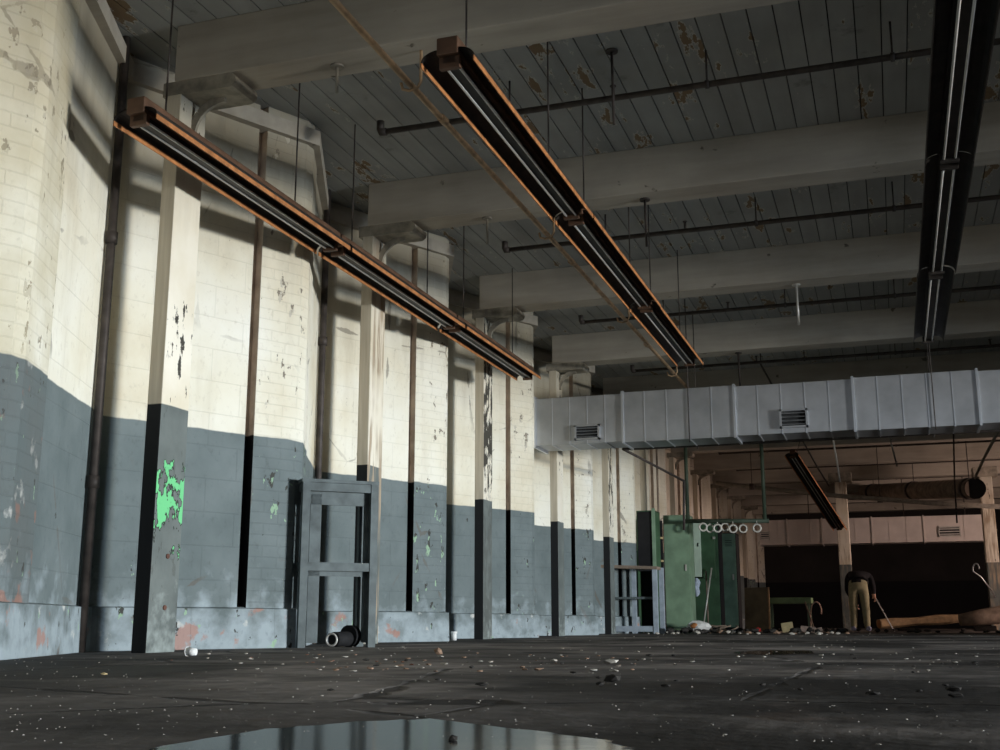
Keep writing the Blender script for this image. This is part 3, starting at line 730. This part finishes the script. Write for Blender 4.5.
# brown board and green table
Y = 22.0
a0, a1 = at(745, 626, Y), at(767.5, 587, Y-.12)
t = thing('hardboard_sheet', (a0.x+.2, Y, 0), 'brown sheet of hardboard standing beside the teal-green locker', 'board')
bm = NB(); prism(bm, [(a0.x, Y, 0), (a1.x, Y-.12, 0), (a1.x, Y+.02, a1.z), (a0.x, Y+.14, a1.z)], (0, .03, 0)); obj('sheet', bm, 'brown_board', t)
bm = NB(); prism(bm, [(a1.x-.015, Y-.13, 0), (a1.x+.012, Y-.13, 0), (a1.x+.012, Y+.01, a1.z), (a1.x-.015, Y+.01, a1.z)], (0, .035, 0)); obj('edge_strip', bm, 'wood', t)
Y = 22.5
t = thing('work_table', (at(790, 600, Y).x, Y, 0), 'narrow green table at the foot of the pinkish posts', 'table')
xa, xb = at(766, 600, Y).x, at(811, 600, Y).x; zt = at(790, 597.5, Y).z
bm = NB(); box(bm, xa, xb, Y, Y+.6, zt-.11, zt, 0, .006); obj('top', bm, 'table_green', t)
for xx, yy in ((xa+.05, Y+.05), (xb-.06, Y+.05), (xa+.05, Y+.55), (xb-.06, Y+.55)):
    bm = NB(); obox(bm, (xx, yy, zt-.1), (xx, yy, 0), .04, .04); obj('leg', bm, 'teal', t)
bm = NB(); pa, pb = at(805, 602, Y-.03), at(815, 632, Y-.4); pb.z = .015
tube(bm, [pa, pb], .014, 8); tt = tag(obj('stick', bm, 'wood_grey'), 'thin stick leaning against the right end of the green table', 'stick')
# loop of cable
bm = NB(); cpts = []
for k in range(19):
    a = k/18*PI*1.35 - .2
    cpts.append(at(816+5.5*math.cos(a), 612-10*math.sin(a) if k < 12 else 612-10*math.sin(a)+ (k-11)*2.0, 22.3))
for q in cpts: q.z = max(q.z, .02)
tube(bm, cpts, .012, 8); tag(obj('cable_loop', bm, 'pinkwood'), 'stiff loop of pale cable standing up beside the green table', 'cable')

# ------------------------------------------------------------------ far end
t = thing('far_duct', (0, 28, 1.9), 'pale far air duct running before the dark end wall', 'duct')
Y = 27.6; z0, z1 = at(870, 543, Y).z, at(870, 517.5, Y).z
xs = [at(x_, 530, Y).x for x_ in (760, 787, 822, 872, 924, 985)]
for k in range(len(xs)-1):
    bm = NB(); box(bm, xs[k]+.012, xs[k+1]-.012, Y, Y+.5, z0, z1, 0, .006)
    for j in (1, 2): xx = xs[k]+(xs[k+1]-xs[k])*j/3; box(bm, xx-.008, xx+.008, Y-.006, Y+.002, z0, z1)
    obj('duct_section', bm, 'paint_duct', t)
    bm = NB(); box(bm, xs[k]-.012, xs[k]+.012, Y-.02, Y+.52, z0-.02, z1+.02); obj('flange', bm, 'paint_duct', t)
for xa, xb, ya, yb in ((760.5, 769.5, 531, 540), (939, 960, 526, 537)):
    p0, p1 = at(xa, yb, Y), at(xb, ya, Y); bm = NB()
    box(bm, p0.x, p1.x, Y-.03, Y, p0.z, p0.z+.03); box(bm, p0.x, p1.x, Y-.03, Y, p1.z-.03, p1.z)
    for k in range(3):
        zz = p0.z+(p1.z-p0.z)*(k+1)/4; box(bm, p0.x, p1.x, Y-.025, Y, zz-.012, zz+.012)
    box(bm, p0.x, p0.x+.02, Y-.03, Y, p0.z, p1.z); box(bm, p1.x-.02, p1.x, Y-.03, Y, p0.z, p1.z)
    v = obj('vent_grille', bm, 'rail', t)
    bm = NB(); box(bm, p0.x+.02, p1.x-.02, Y-.012, Y-.008, p0.z+.03, p1.z-.03); obj('throat', bm, 'dark', v)
for xx in (-1.8, .3, 1.6):
    bm = NB(); tube(bm, [(xx, Y+.2, z1), (xx, Y+.2, DECK)], .012, 6); obj('hanger', bm, 'pipe_dark', t)

def column(xl, xr, Y, label, pm):
    a, b = at(xl, 600, Y).x, at(xr, 600, Y).x
    t = thing('timber_column', ((a+b)/2, Y+.15, 0), label, 'column')
    bm = NB(); box(bm, a, b, Y, Y+.34, 0, 3.12, 0, .012); obj('shaft', bm, pm, t)
    bm = NB(); box(bm, a-.12, b+.12, Y-.03, Y+.37, 3.12, BOT, 0, .02); obj('bolster', bm, 'bolster', t)
column(841.5, 853.5, 25.6, 'free-standing pink-edged column beside the stooping person', post_mat('column_paint', peel=0.05, seed=6.6, bare=0.3))
column(990, 1003, 25.6, 'brown column at the right edge of the picture', post_mat('column_paint_brown', peel=0.05, seed=9.6, bare=0.9))

t = thing('steam_pipe', at(900, 500, 23.7), 'long pale pipe sagging across the far end behind the column', 'pipe')
bm = NB(); tube(bm, [at(716, 483, 24.0), at(780, 490, 23.9), at(840, 496, 23.8), at(930, 503, 23.6), at(1040, 509, 23.4)], .045, 12); obj('pipe', bm, 'pipe_grey', t)
for xp, yp in ((752, 486.5), (880, 499.3)):
    p = at(xp, yp, 23.85); bm = NB(); tube(bm, [p-Vector((.05, 0, 0)), p+Vector((.05, 0, -.004))], .065, 12); obj('coupling', bm, 'pipe_dark', t)
    bm = NB(); tube(bm, [p, (p.x, p.y, DECK)], .009, 6); obj('hanger', bm, 'pipe_dark', t)
t = thing('flue_pipe', at(930, 490, 24), 'thick brown flue pipe tapering away towards the pink-edged column', 'pipe')
bm = NB(); tube(bm, [at(850, 493, 31.0), at(975, 488.5, 22.6)], .185, 20); obj('pipe', bm, 'wood_grey', t)
for k in (.25, .6, .97):
    a, b = at(850, 493, 31.0), at(975, 488.5, 22.6); p = a+(b-a)*k; d = (b-a).normalized()
    bm = NB(); tube(bm, [p-d*.06, p+d*.06], .205, 20); obj('band', bm, 'pipe_dark', t)
    bm = NB(); tube(bm, [p, (p.x, p.y, DECK)], .01, 6); obj('hanger', bm, 'pipe_dark', t)
bm = NB(); p = at(975, 488.5, 22.59); q = at(975, 488.5, 22.5); tube(bm, [p, p+(q-p)*.3], .19, 20); obj('end_cap', bm, 'dark', t)

# loose rods beyond the duct
for k, (a, b, Y1, Y2, lab, m) in enumerate((
        ((833, 440), (840, 482), 17.5, 18.2, 'pale thin rod dangling above the pink-edged column', 'rail'),
        ((954, 440), (957, 523), 19.5, 19.5, 'dark straight rod hanging before the far duct grille', 'pipe_dark'),
        ((999, 432), (975, 478), 17.0, 20.5, 'pale diagonal strut at the right edge under the long duct', 'pipe_grey'),
        ((891, 443), (897, 466), 18.2, 18.8, 'short bent rod under the duct right of the pale thin rod', 'pipe_grey'),
        ((806, 445), (829, 486), 17.8, 19.5, 'dark slack wire beside the tilted light', 'pipe_dark'))):
    pa, pb = at(*a, Y1), at(*b, Y2); up_ = pa + (pa-pb).normalized()*((3.5-pa.z)/max(.2, (pa-pb).normalized().z)) if pa.z < 3.5 else pa
    t = thing('loose_rod', pb, lab, 'rod')
    bm = NB(); tube(bm, [up_, (pa+pb)/2+Vector((R.uniform(-.02, .02), 0, 0)), pb], .022 if m == 'pipe_grey' and k == 2 else .013, 8); obj('rod', bm, m, t)
    bm = NB(); tube(bm, [up_, (up_.x, up_.y, DECK)], .008, 6); obj('tie', bm, 'pipe_dark', t)

# timber log and dark roll at far right
a, b = at(879, 624.0, 24.2), at(958, 618.5, 24.8)
t = thing('timber_beam', (a.x, a.y, 0), 'old timber with warm light painted on its end, lying on the floor right of the stooping person', 'timber')
bm = NB(); ln = b-a; d = ln.normalized(); s = Vector((-d.y, d.x, 0)).normalized(); u3 = d.cross(s)
rings = []
for k in range(9):
    p = a+ln*k/8; h = .085+.012*math.sin(k*1.3)
    rings.append([bm.verts.new(p+s*(.13*i)+u3*(h*j)*(1 if abs(i) < 1 else .8)) for i, j in ((-1, -.7), (-.6, -1), (.6, -1), (1, -.7), (1, .7), (.6, 1), (-.6, 1), (-1, .7))])
for ra, rb in zip(rings, rings[1:]):
    for k in range(8): bm.faces.new((ra[k], ra[(k+1) % 8], rb[(k+1) % 8], rb[k]))
bm.faces.new(rings[0]); bm.faces.new(rings[-1][::-1]); obj('log', bm, 'wood', t)
bm = NB(); tube(bm, [a-d*.006, a+d*.05], .088, 10); obj('lit_end', bm, 'rust', t)  # orange disc: warm light on the log end painted as colour
a, b = at(960, 620, 23.9), at(1030, 611, 24.2)
bm = NB(); tube(bm, [a, a+(b-a)*.3, a+(b-a)*.6, b], .16, 14, radii=[.11, .15, .17, .17])
tag(obj('rolled_tarpaulin', bm, 'wood_grey'), 'dark rolled tarpaulin on the floor at the right edge', 'roll')
for xa, lab in ((908, 'low rubble block propping the old timber'), (985, 'rubble block under the dark rolled tarpaulin')):
    p = at(xa, 626, 24.4); bm = NB(); box(bm, p.x-.2, p.x+.2, 24.3, 24.7, 0, .045 if xa < 950 else .10, 0, .02)
    tag(obj('rubble_block', bm, 'chip_dark'), lab, 'block')
bm = NB(); pts = [at(976+3.2*math.cos(k*.45), 569-5.5*math.sin(k*.45), 23.0) for k in range(9)] + [at(981, 577, 23.0), at(988, 586, 23.2), at(993, 592, 23.6), at(995, 597, 25.62)]
tube(bm, pts, .012, 8); tag(obj('cable_hook', bm, 'galv'), 'pale hooked cable sticking out from the brown right-hand column', 'cable')

# conduit on the wall at the left edge
bm = NB(); a, b = at(14, -30, 4.12), at(0, 88, 4.0)
tube(bm, [a, at(9, 30, 4.07), at(5, 60, 4.03), b, at(-8, 120, 3.98)], .009, 8); tag(obj('electric_cable', bm, 'pipe_red'), 'dark red cable running up the worn brick pier at the left edge', 'cable')

# ------------------------------------------------------------------ the stooping person
def skin_mesh(nodes, edges, sub=2):
    me = bpy.data.meshes.new('tmp'); me.from_pydata([n[0] for n in nodes], edges, []); o = bpy.data.objects.new('tmp', me); COL.objects.link(o)
    m = o.modifiers.new('s', 'SKIN'); m.use_smooth_shade = True
    for k, n in enumerate(nodes):
        sv = me.skin_vertices[0].data[k]; r = n[1]
        sv.radius = r if isinstance(r, tuple) else (r, r); sv.use_root = (k == 0)
    ss = o.modifiers.new('d', 'SUBSURF'); ss.levels = sub; ss.render_levels = sub
    dg = bpy.context.evaluated_depsgraph_get(); r = bpy.data.meshes.new_from_object(o.evaluated_get(dg))
    bpy.data.objects.remove(o)
    return r
P0 = at(861, 632, 23.6); bx_, by_ = P0.x, 23.6
def W(x, y, z): return Vector((bx_+x, by_+y, z))
nodes = [(W(0, .02, .90), (.17, .13)),            # 0 pelvis
         (W(.0, .17, 1.02), (.175, .135)),          # 1 waist
         (W(.0, .36, 1.11), (.205, .14)),           # 2 chest
         (W(.02, .52, 1.09), (.16, .115)),          # 3 shoulders
         (W(.03, .64, 1.03), .058),                 # 4 neck
         (W(.035, .74, .95), .088),                 # 5 head
         (W(.035, .79, .87), .075),                 # 6 face
         (W(-.095, .0, .80), .112), (W(-.11, -.02, .45), .082), (W(-.115, .02, .10), .066), (W(-.12, -.02, .05), .045), (W(-.12, .16, .04), .036),   # 7-11 left leg
         (W(.095, .0, .80), .112), (W(.115, -.03, .45), .082), (W(.125, .02, .10), .066), (W(.125, -.02, .05), .045), (W(.13, .16, .04), .036),     # 12-16 right leg
         (W(-.20, .50, 1.02), .072), (W(-.22, .56, .77), .056), (W(-.12, .64, .58), .038), (W(-.08, .66, .51), .034),                          # 17-20 left arm
         (W(.225, .44, 1.03), .075), (W(.27, .30, .82), .060), (W(.275, .17, .70), .042), (W(.285, .10, .655), .034)]                          # 21-24 right arm
edges = [(0, 1), (1, 2), (2, 3), (3, 4), (4, 5), (5, 6), (0, 7), (7, 8), (8, 9), (9, 10), (10, 11), (0, 12), (12, 13), (13, 14), (14, 15), (15, 16),
         (2, 17), (17, 18), (18, 19), (19, 20), (2, 21), (21, 22), (22, 23), (23, 24)]
def fingers(pi, base, dirv, sidev):
    base = Vector(base); d = Vector(dirv).normalized(); s = Vector(sidev).normalized(); c_ = d.cross(s)
    for k, (off, ln) in enumerate(((-.03, .068), (-.010, .078), (.010, .074), (.03, .058))):
        i0 = len(nodes); p = base+d*.03+s*off
        nodes.append((p+d*.02, .0095)); nodes.append((p+d*(.02+ln*.5)+c_*.012, .009)); nodes.append((p+d*(.02+ln*.75)+c_*.035, .0075))
        edges.extend([(pi, i0), (i0, i0+1), (i0+1, i0+2)])
    i0 = len(nodes); nodes.append((base+s*-.045+c_*.015, .011)); nodes.append((base+s*-.055+d*.035+c_*.03, .0095)); edges.extend([(pi, i0), (i0, i0+1)])
fingers(20, W(-.08, .66, .51), (.25, .1, -1), (0, 1, 0))
fingers(24, W(.285, .10, .655), (.3, -.35, -1), (.3, -1, .2))
me = skin_mesh(nodes, edges)
person = thing('person', (bx_, by_, 0), 'person in black jacket and khaki trousers stooping away beside the column', 'person')
for m in ('jacket', 'trousers', 'skin'): me.materials.append(M[m])
for p in me.polygons:
    c = p.center - Vector((bx_, by_, 0)); p.use_smooth = True
    if c.z < .07 : mi = 1
    elif c.y < .11 and c.z < .945 and abs(c.x) < .24: mi = 1
    elif c.z < .80 and c.y < .14 and c.x < .215: mi = 1
    elif (c - Vector((.035, .755, .92))).length < .155 and c.y > .645: mi = 2
    elif (c.x > .2 and c.y < .16 and .5 < c.z < .70) or (c.z < .57 and c.y > .5): mi = 2
    else: mi = 0
    p.material_index = mi
for v in me.vertices: v.co -= Vector((bx_, by_, 0))
me.name = 'body'; body = bpy.data.objects.new('body', me); COL.objects.link(body); body.parent = person
bm = NB(); lump(bm, W(.035, .745, .985), .098, .10, .075, 3, .04); obj('hair', bm, 'hair', person)
for s_, xx in ((-1, -.13), (1, .145)):
    bm = NB(); pts = [W(xx, -.07, .045), W(xx, -.02, .055), W(xx, .06, .05), W(xx+.005, .14, .04), W(xx+.008, .20, .034)]
    tube(bm, pts, .05, 12, radii=[.035, .05, .05, .046, .026])
    for v in bm.verts: v.co.z = max(.001, v.co.z)
    obj('shoe', bm, 'shoe', person)
bm = NB(); tube(bm, [W(0, .085, .935)+Vector((.185*math.cos(a), -.10*math.sin(a), .10*math.sin(a))) for a in [k*2*PI/16 for k in range(17)]], .02, 8); obj('jacket_hem', bm, 'jacket', person)
pb = at(894, 629, 23.1)
pb.z = .004
hand = W(.305, .075, .625)
dd = (pb-hand).normalized(); pa = hand - dd*.17
bm = NB(); tube(bm, [pa, pb], .011, 8)
st = tag(obj('walking_stick', bm, 'white'), 'thin white stick in the stooping person\'s right hand, tip on the floor', 'stick')
bm = NB(); tube(bm, [pb-dd*.05, pb], .014, 8); obj('ferrule', bm, 'dark', st)
bm = NB(); tube(bm, [pa-dd*.005, pa+dd*.10], .016, 8); obj('grip', bm, 'dark', st)

# ------------------------------------------------------------------ litter
def chip(name, p, s, m, label, cat, group=None, flat=.3, sub=1, part=None):
    bm = NB(); lump(bm, (0, 0, 0), s*R.uniform(.8, 1.3), s*R.uniform(.7, 1.1), s*flat*R.uniform(.8, 1.2), sub, .3)
    a = R.uniform(0, 6.28)
    zmin = min(v.co.z for v in bm.verts)
    for v in bm.verts:
        x, y = v.co.x, v.co.y
        v.co = Vector((p[0]+x*math.cos(a)-y*math.sin(a), p[1]+x*math.sin(a)+y*math.cos(a), v.co.z-zmin+p[2]))
    return tag(obj(name, bm, m), label, cat, group)
def fl(x, y): q = atf(x, y); return (q.x, q.y, 0)
chip('paper_cup', fl(191, 656), .001, 'white', 'x', 'cup') if False else None
p = fl(190.5, 656.2); t = thing('paper_cup', p, 'small white cup lying on its side by the nearest timber post', 'cup')
bm = NB(); tube(bm, [(p[0]-.02, p[1], .022), (p[0]+.025, p[1]+.01, .020)], .02, 14, radii=[.022, .016]); obj('wall', bm, 'white', t)
bm = NB(); tube(bm, [(p[0]-.022, p[1], .022), (p[0]-.018, p[1], .022)], .0235, 14); obj('rim', bm, 'white', t)
chip('foam_lump', fl(104, 675), .012, 'yellow', 'small yellow lump on the dark floor at lower left', 'lump')
chip('clod', fl(613, 682), .022, 'chip_dark', 'blocky black clod on the floor right of centre', 'clod', None, .7)
chip('clod', fl(610.5, 664), .03, 'chip', 'larger pale plaster piece left of the blocky black clod', 'plaster')
chip('clod', fl(453, 742), .008, 'chip_dark', 'small black clod lying in the puddle', 'clod', None, .6)
chip('clod', fl(438, 655), .03, 'chip_tan', 'brown lump at the foot of the brick pier left of the white pipe stub', 'lump', None, .7)
# scatter zones: (x range, y range, n, size, mats)
def scatter(n, xr, yr, sr, m, name, label, cat, group, keep=None):
    k = 0; tries = 0
    while k < n and tries < n*40:
        tries += 1
        x, y = R.uniform(*xr), R.uniform(*yr)
        q = fl(x, y)
        if q[0] < -3.68 or (keep and not keep(x, y, q)): continue
        chip(name, q, R.uniform(*sr), m, label, cat, group); k += 1
nearw = lambda x, y, q: q[1] < 15
scatter(84, (200, 980), (645, 672), (.005, .016), 'chip', 'plaster_chip', 'pale plaster chip on the middle of the bare floor', 'chip', 'pale chips on the middle floor', nearw)
scatter(44, (300, 640), (652, 672), (.005, .015), 'chip_tan', 'wood_scrap', 'tan scrap among the plaster chips in front of the wall', 'scrap', 'tan scraps before the wall', nearw)
scatter(24, (60, 980), (676, 745), (.0018, .004), 'chip', 'paint_flake', 'tiny pale paint flake on the near floor', 'flake', 'flakes on the near floor')
scatter(34, (330, 980), (655, 700), (.008, .018), 'chip_dark', 'dark_clod', 'black clod of dirt lying on the open floor', 'clod', 'black clods on the open floor', nearw)
scatter(10, (150, 420), (650, 670), (.004, .012), 'chip_red', 'brick_fragment', 'red brick crumb on the floor before the first two posts', 'brick', 'brick crumbs', nearw)
def zone(n, xr, Yr, sr, m, name, label, cat, group, flat=.5):
    for k in range(n):
        Y = R.uniform(*Yr); x = at(R.uniform(*xr), 628, Y).x
        chip(name, (x, Y, 0), R.uniform(*sr), m, label, cat, group, flat)
zone(28, (664, 742), (17.1, 18.2), (.03, .07), 'chip_dark', 'rubble_piece', 'dark piece of rubble heaped below the lockers and green table', 'rubble', 'dark rubble below the lockers', .6)
zone(34, (745, 850), (17.3, 21.3), (.03, .075), 'chip_dark', 'rubble_piece', 'dark piece of rubble heaped below the lockers and green table', 'rubble', 'dark rubble below the lockers', .6)
zone(40, (640, 850), (15.8, 18.1), (.016, .042), 'chip', 'rubble_chip', 'pale chip in the litter below the lockers and green table', 'chip', 'pale litter below the lockers')
zone(14, (700, 850), (16.5, 18.3), (.03, .06), 'chip_tan', 'wood_scrap', 'brown scrap in the litter below the lockers and green table', 'scrap', 'brown litter below the lockers')
zone(20, (840, 1000), (19.5, 23.0), (.03, .07), 'chip_dark', 'rubble_piece', 'dark lump in the litter before the old timber', 'rubble', 'dark litter before the old timber', .5)
p = at(758, 626, 19.0); chip('drinks_can', (p.x, 19.0, .0), .05, 'red', 'red crushed can in the litter below the brown board', 'can', None, .8)
Y = 18.1; p = at(699, 628, Y)
bm = NB(); lump(bm, (p.x, Y, .095), .19, .12, .10, 2, .12)
for v in bm.verts: v.co.z = max(.003, v.co.z)
t = tag(obj('plastic_sack', bm, 'white'), 'crumpled white sack with an orange print before the green lockers', 'sack')
bm = NB(); lump(bm, (p.x-.05, Y-.085, .11), .07, .04, .045, 2, .1); obj('print', bm, 'rust', t)
Y = 19.0
for (xa, ya, w, h, m, rz, lab, cat) in ((787.5, 626.5, .17, .15, 'yellow', .15, 'cream-yellow block tipped on its edge before the green table', 'block'),
                                (808, 628, .22, .09, 'pinkwood', -.1, 'pinkish wood block right of the cream-yellow block', 'block'),
                                (817, 630, .16, .06, 'pinkwood', .2, 'smaller pinkish block under the leaning stick', 'block')):
    p = at(xa, ya, Y); bm = NB(); box(bm, -w/2, w/2, -.08, .08, -h/2, h/2, 0, .01)
    for v in bm.verts:
        x, z = v.co.x, v.co.z; v.co = Vector((p.x+x*math.cos(rz)-z*math.sin(rz), Y+v.co.y, x*math.sin(rz)+z*math.cos(rz)))
    zm = min(v.co.z for v in bm.verts)
    for v in bm.verts: v.co.z -= zm-.002
    tag(obj('wood_block', bm, m), lab, cat)
bm = NB(); p = at(722, 628, 18.2)
for k in range(5):
    c = p+Vector((R.uniform(-.15, .15), R.uniform(-.05, .05), 0)); c.z = .012
    tube(bm, [c+Vector((.14*math.cos(a+k), .03*math.sin(a+k), .10*abs(math.sin(a*.5+k)))) for a in [j*.5 for j in range(11)]], .011, 6)
tag(obj('cable_tangle', bm, 'wood_grey'), 'tangle of brown cable on the floor between mint-door locker and teal locker', 'cable')
# fine grit nobody could count
bm = NB()
for k in range(800):
    y = 634 + 110*R.random()**1.6; x = R.uniform(0, 1000); q = atf(x, y)
    if q.x < -3.7 or q.y > 20: continue
    s = R.uniform(.0006, .0016)*(1+q.y*.5); a = R.uniform(0, 6.28)
    vs = [bm.verts.new((q.x+s*math.cos(a+j*2.09)*R.uniform(.6, 1.2), q.y+s*math.sin(a+j*2.09), .001)) for j in range(3)]
    tp = bm.verts.new((q.x, q.y, .001+s*.6))
    for j in range(3): bm.faces.new((vs[j], vs[(j+1) % 3], tp))
tag(obj('grit', bm, 'chip', None, True), 'fine pale grit spread over the whole concrete floor', 'grit', None, 'stuff')

# puddles
def puddle(pts, label):
    bm = NB(); c = Vector((sum(p[0] for p in pts)/len(pts), sum(p[1] for p in pts)/len(pts), .0018))
    ring = []
    n = len(pts)
    for k in range(n):
        a, b = Vector((*pts[k][:2], 0)), Vector((*pts[(k+1) % n][:2], 0))
        for j in range(6):
            q = a.lerp(b, j/6); off = (q-Vector((c.x, c.y, 0)))*R.uniform(-.03, .03); ring.append(bm.verts.new((q.x+off.x, q.y+off.y, .0004)))
    inn = [bm.verts.new((c.x+(v.co.x-c.x)*.965, c.y+(v.co.y-c.y)*.965, .0018)) for v in ring]
    for k in range(len(ring)): bm.faces.new((ring[k], ring[(k+1) % len(ring)], inn[(k+1) % len(ring)], inn[k]))
    bm.faces.new(inn)
    tag(obj('puddle', bm, 'water'), label, 'puddle')
puddle([fl(x, y) for x, y in ((150, 749), (250, 731), (340, 723), (430, 719), (520, 729), (610, 741), (640, 752), (600, 790), (300, 800), (120, 775))], 'large shallow puddle at the bottom edge reflecting the wall')
puddle([fl(x, y) for x, y in ((735, 652), (770, 650.5), (812, 651), (815, 653.5), (770, 655), (738, 654))], 'narrow far puddle on the floor before the green table')

# ------------------------------------------------------------------ daylight through the openings, with an added fill behind the camera
def area(name, loc, rot, sx, sy_, col, e):
    l = bpy.data.lights.new(name, 'AREA'); l.shape = 'RECTANGLE'; l.size = sx; l.size_y = sy_; l.color = col; l.energy = e
    o = bpy.data.objects.new(name, l); COL.objects.link(o); o.location = loc; o.rotation_euler = rot; return o
area('doorway_skylight', (17.98, 4.2, 1.2), (0, PI/2, 0), 2.4, 3.0, (.72, .86, 1.0), 5300)
area('doorway_sunlight', (17.96, 4.2, .85), (0, PI/2, 0), .9, 1.1, (1.0, .82, .56), 1900)
area('side_doorway_light', (8.97, 22.5, 1.5), (0, PI/2, 0), 2.2, 1.5, (1.0, .74, .64), 520)
area('back_fill_light', (1.0, -5.95, 2.0), (PI/2, 0, 0), 5.6, 1.9, (.80, .88, 1.0), 60)  # added faint fill from an invented opening behind the camera
w = bpy.data.worlds.new('sky'); SC.world = w; w.use_nodes = True
w.node_tree.nodes['Background'].inputs[0].default_value = (.55, .66, .85, 1); w.node_tree.nodes['Background'].inputs[1].default_value = .5

for o in bpy.data.objects:
    if '_o' in o: del o['_o']
vs = SC.view_settings
SC.display_settings.display_device = 'sRGB'
vs.view_transform = 'Standard'; vs.look = 'None'; vs.exposure = 0.0; vs.gamma = 1.0; vs.use_curve_mapping = False
SC.cycles.max_bounces = 8; SC.cycles.diffuse_bounces = 5; SC.cycles.use_denoising = True
SC.cycles.sample_clamp_indirect = 4
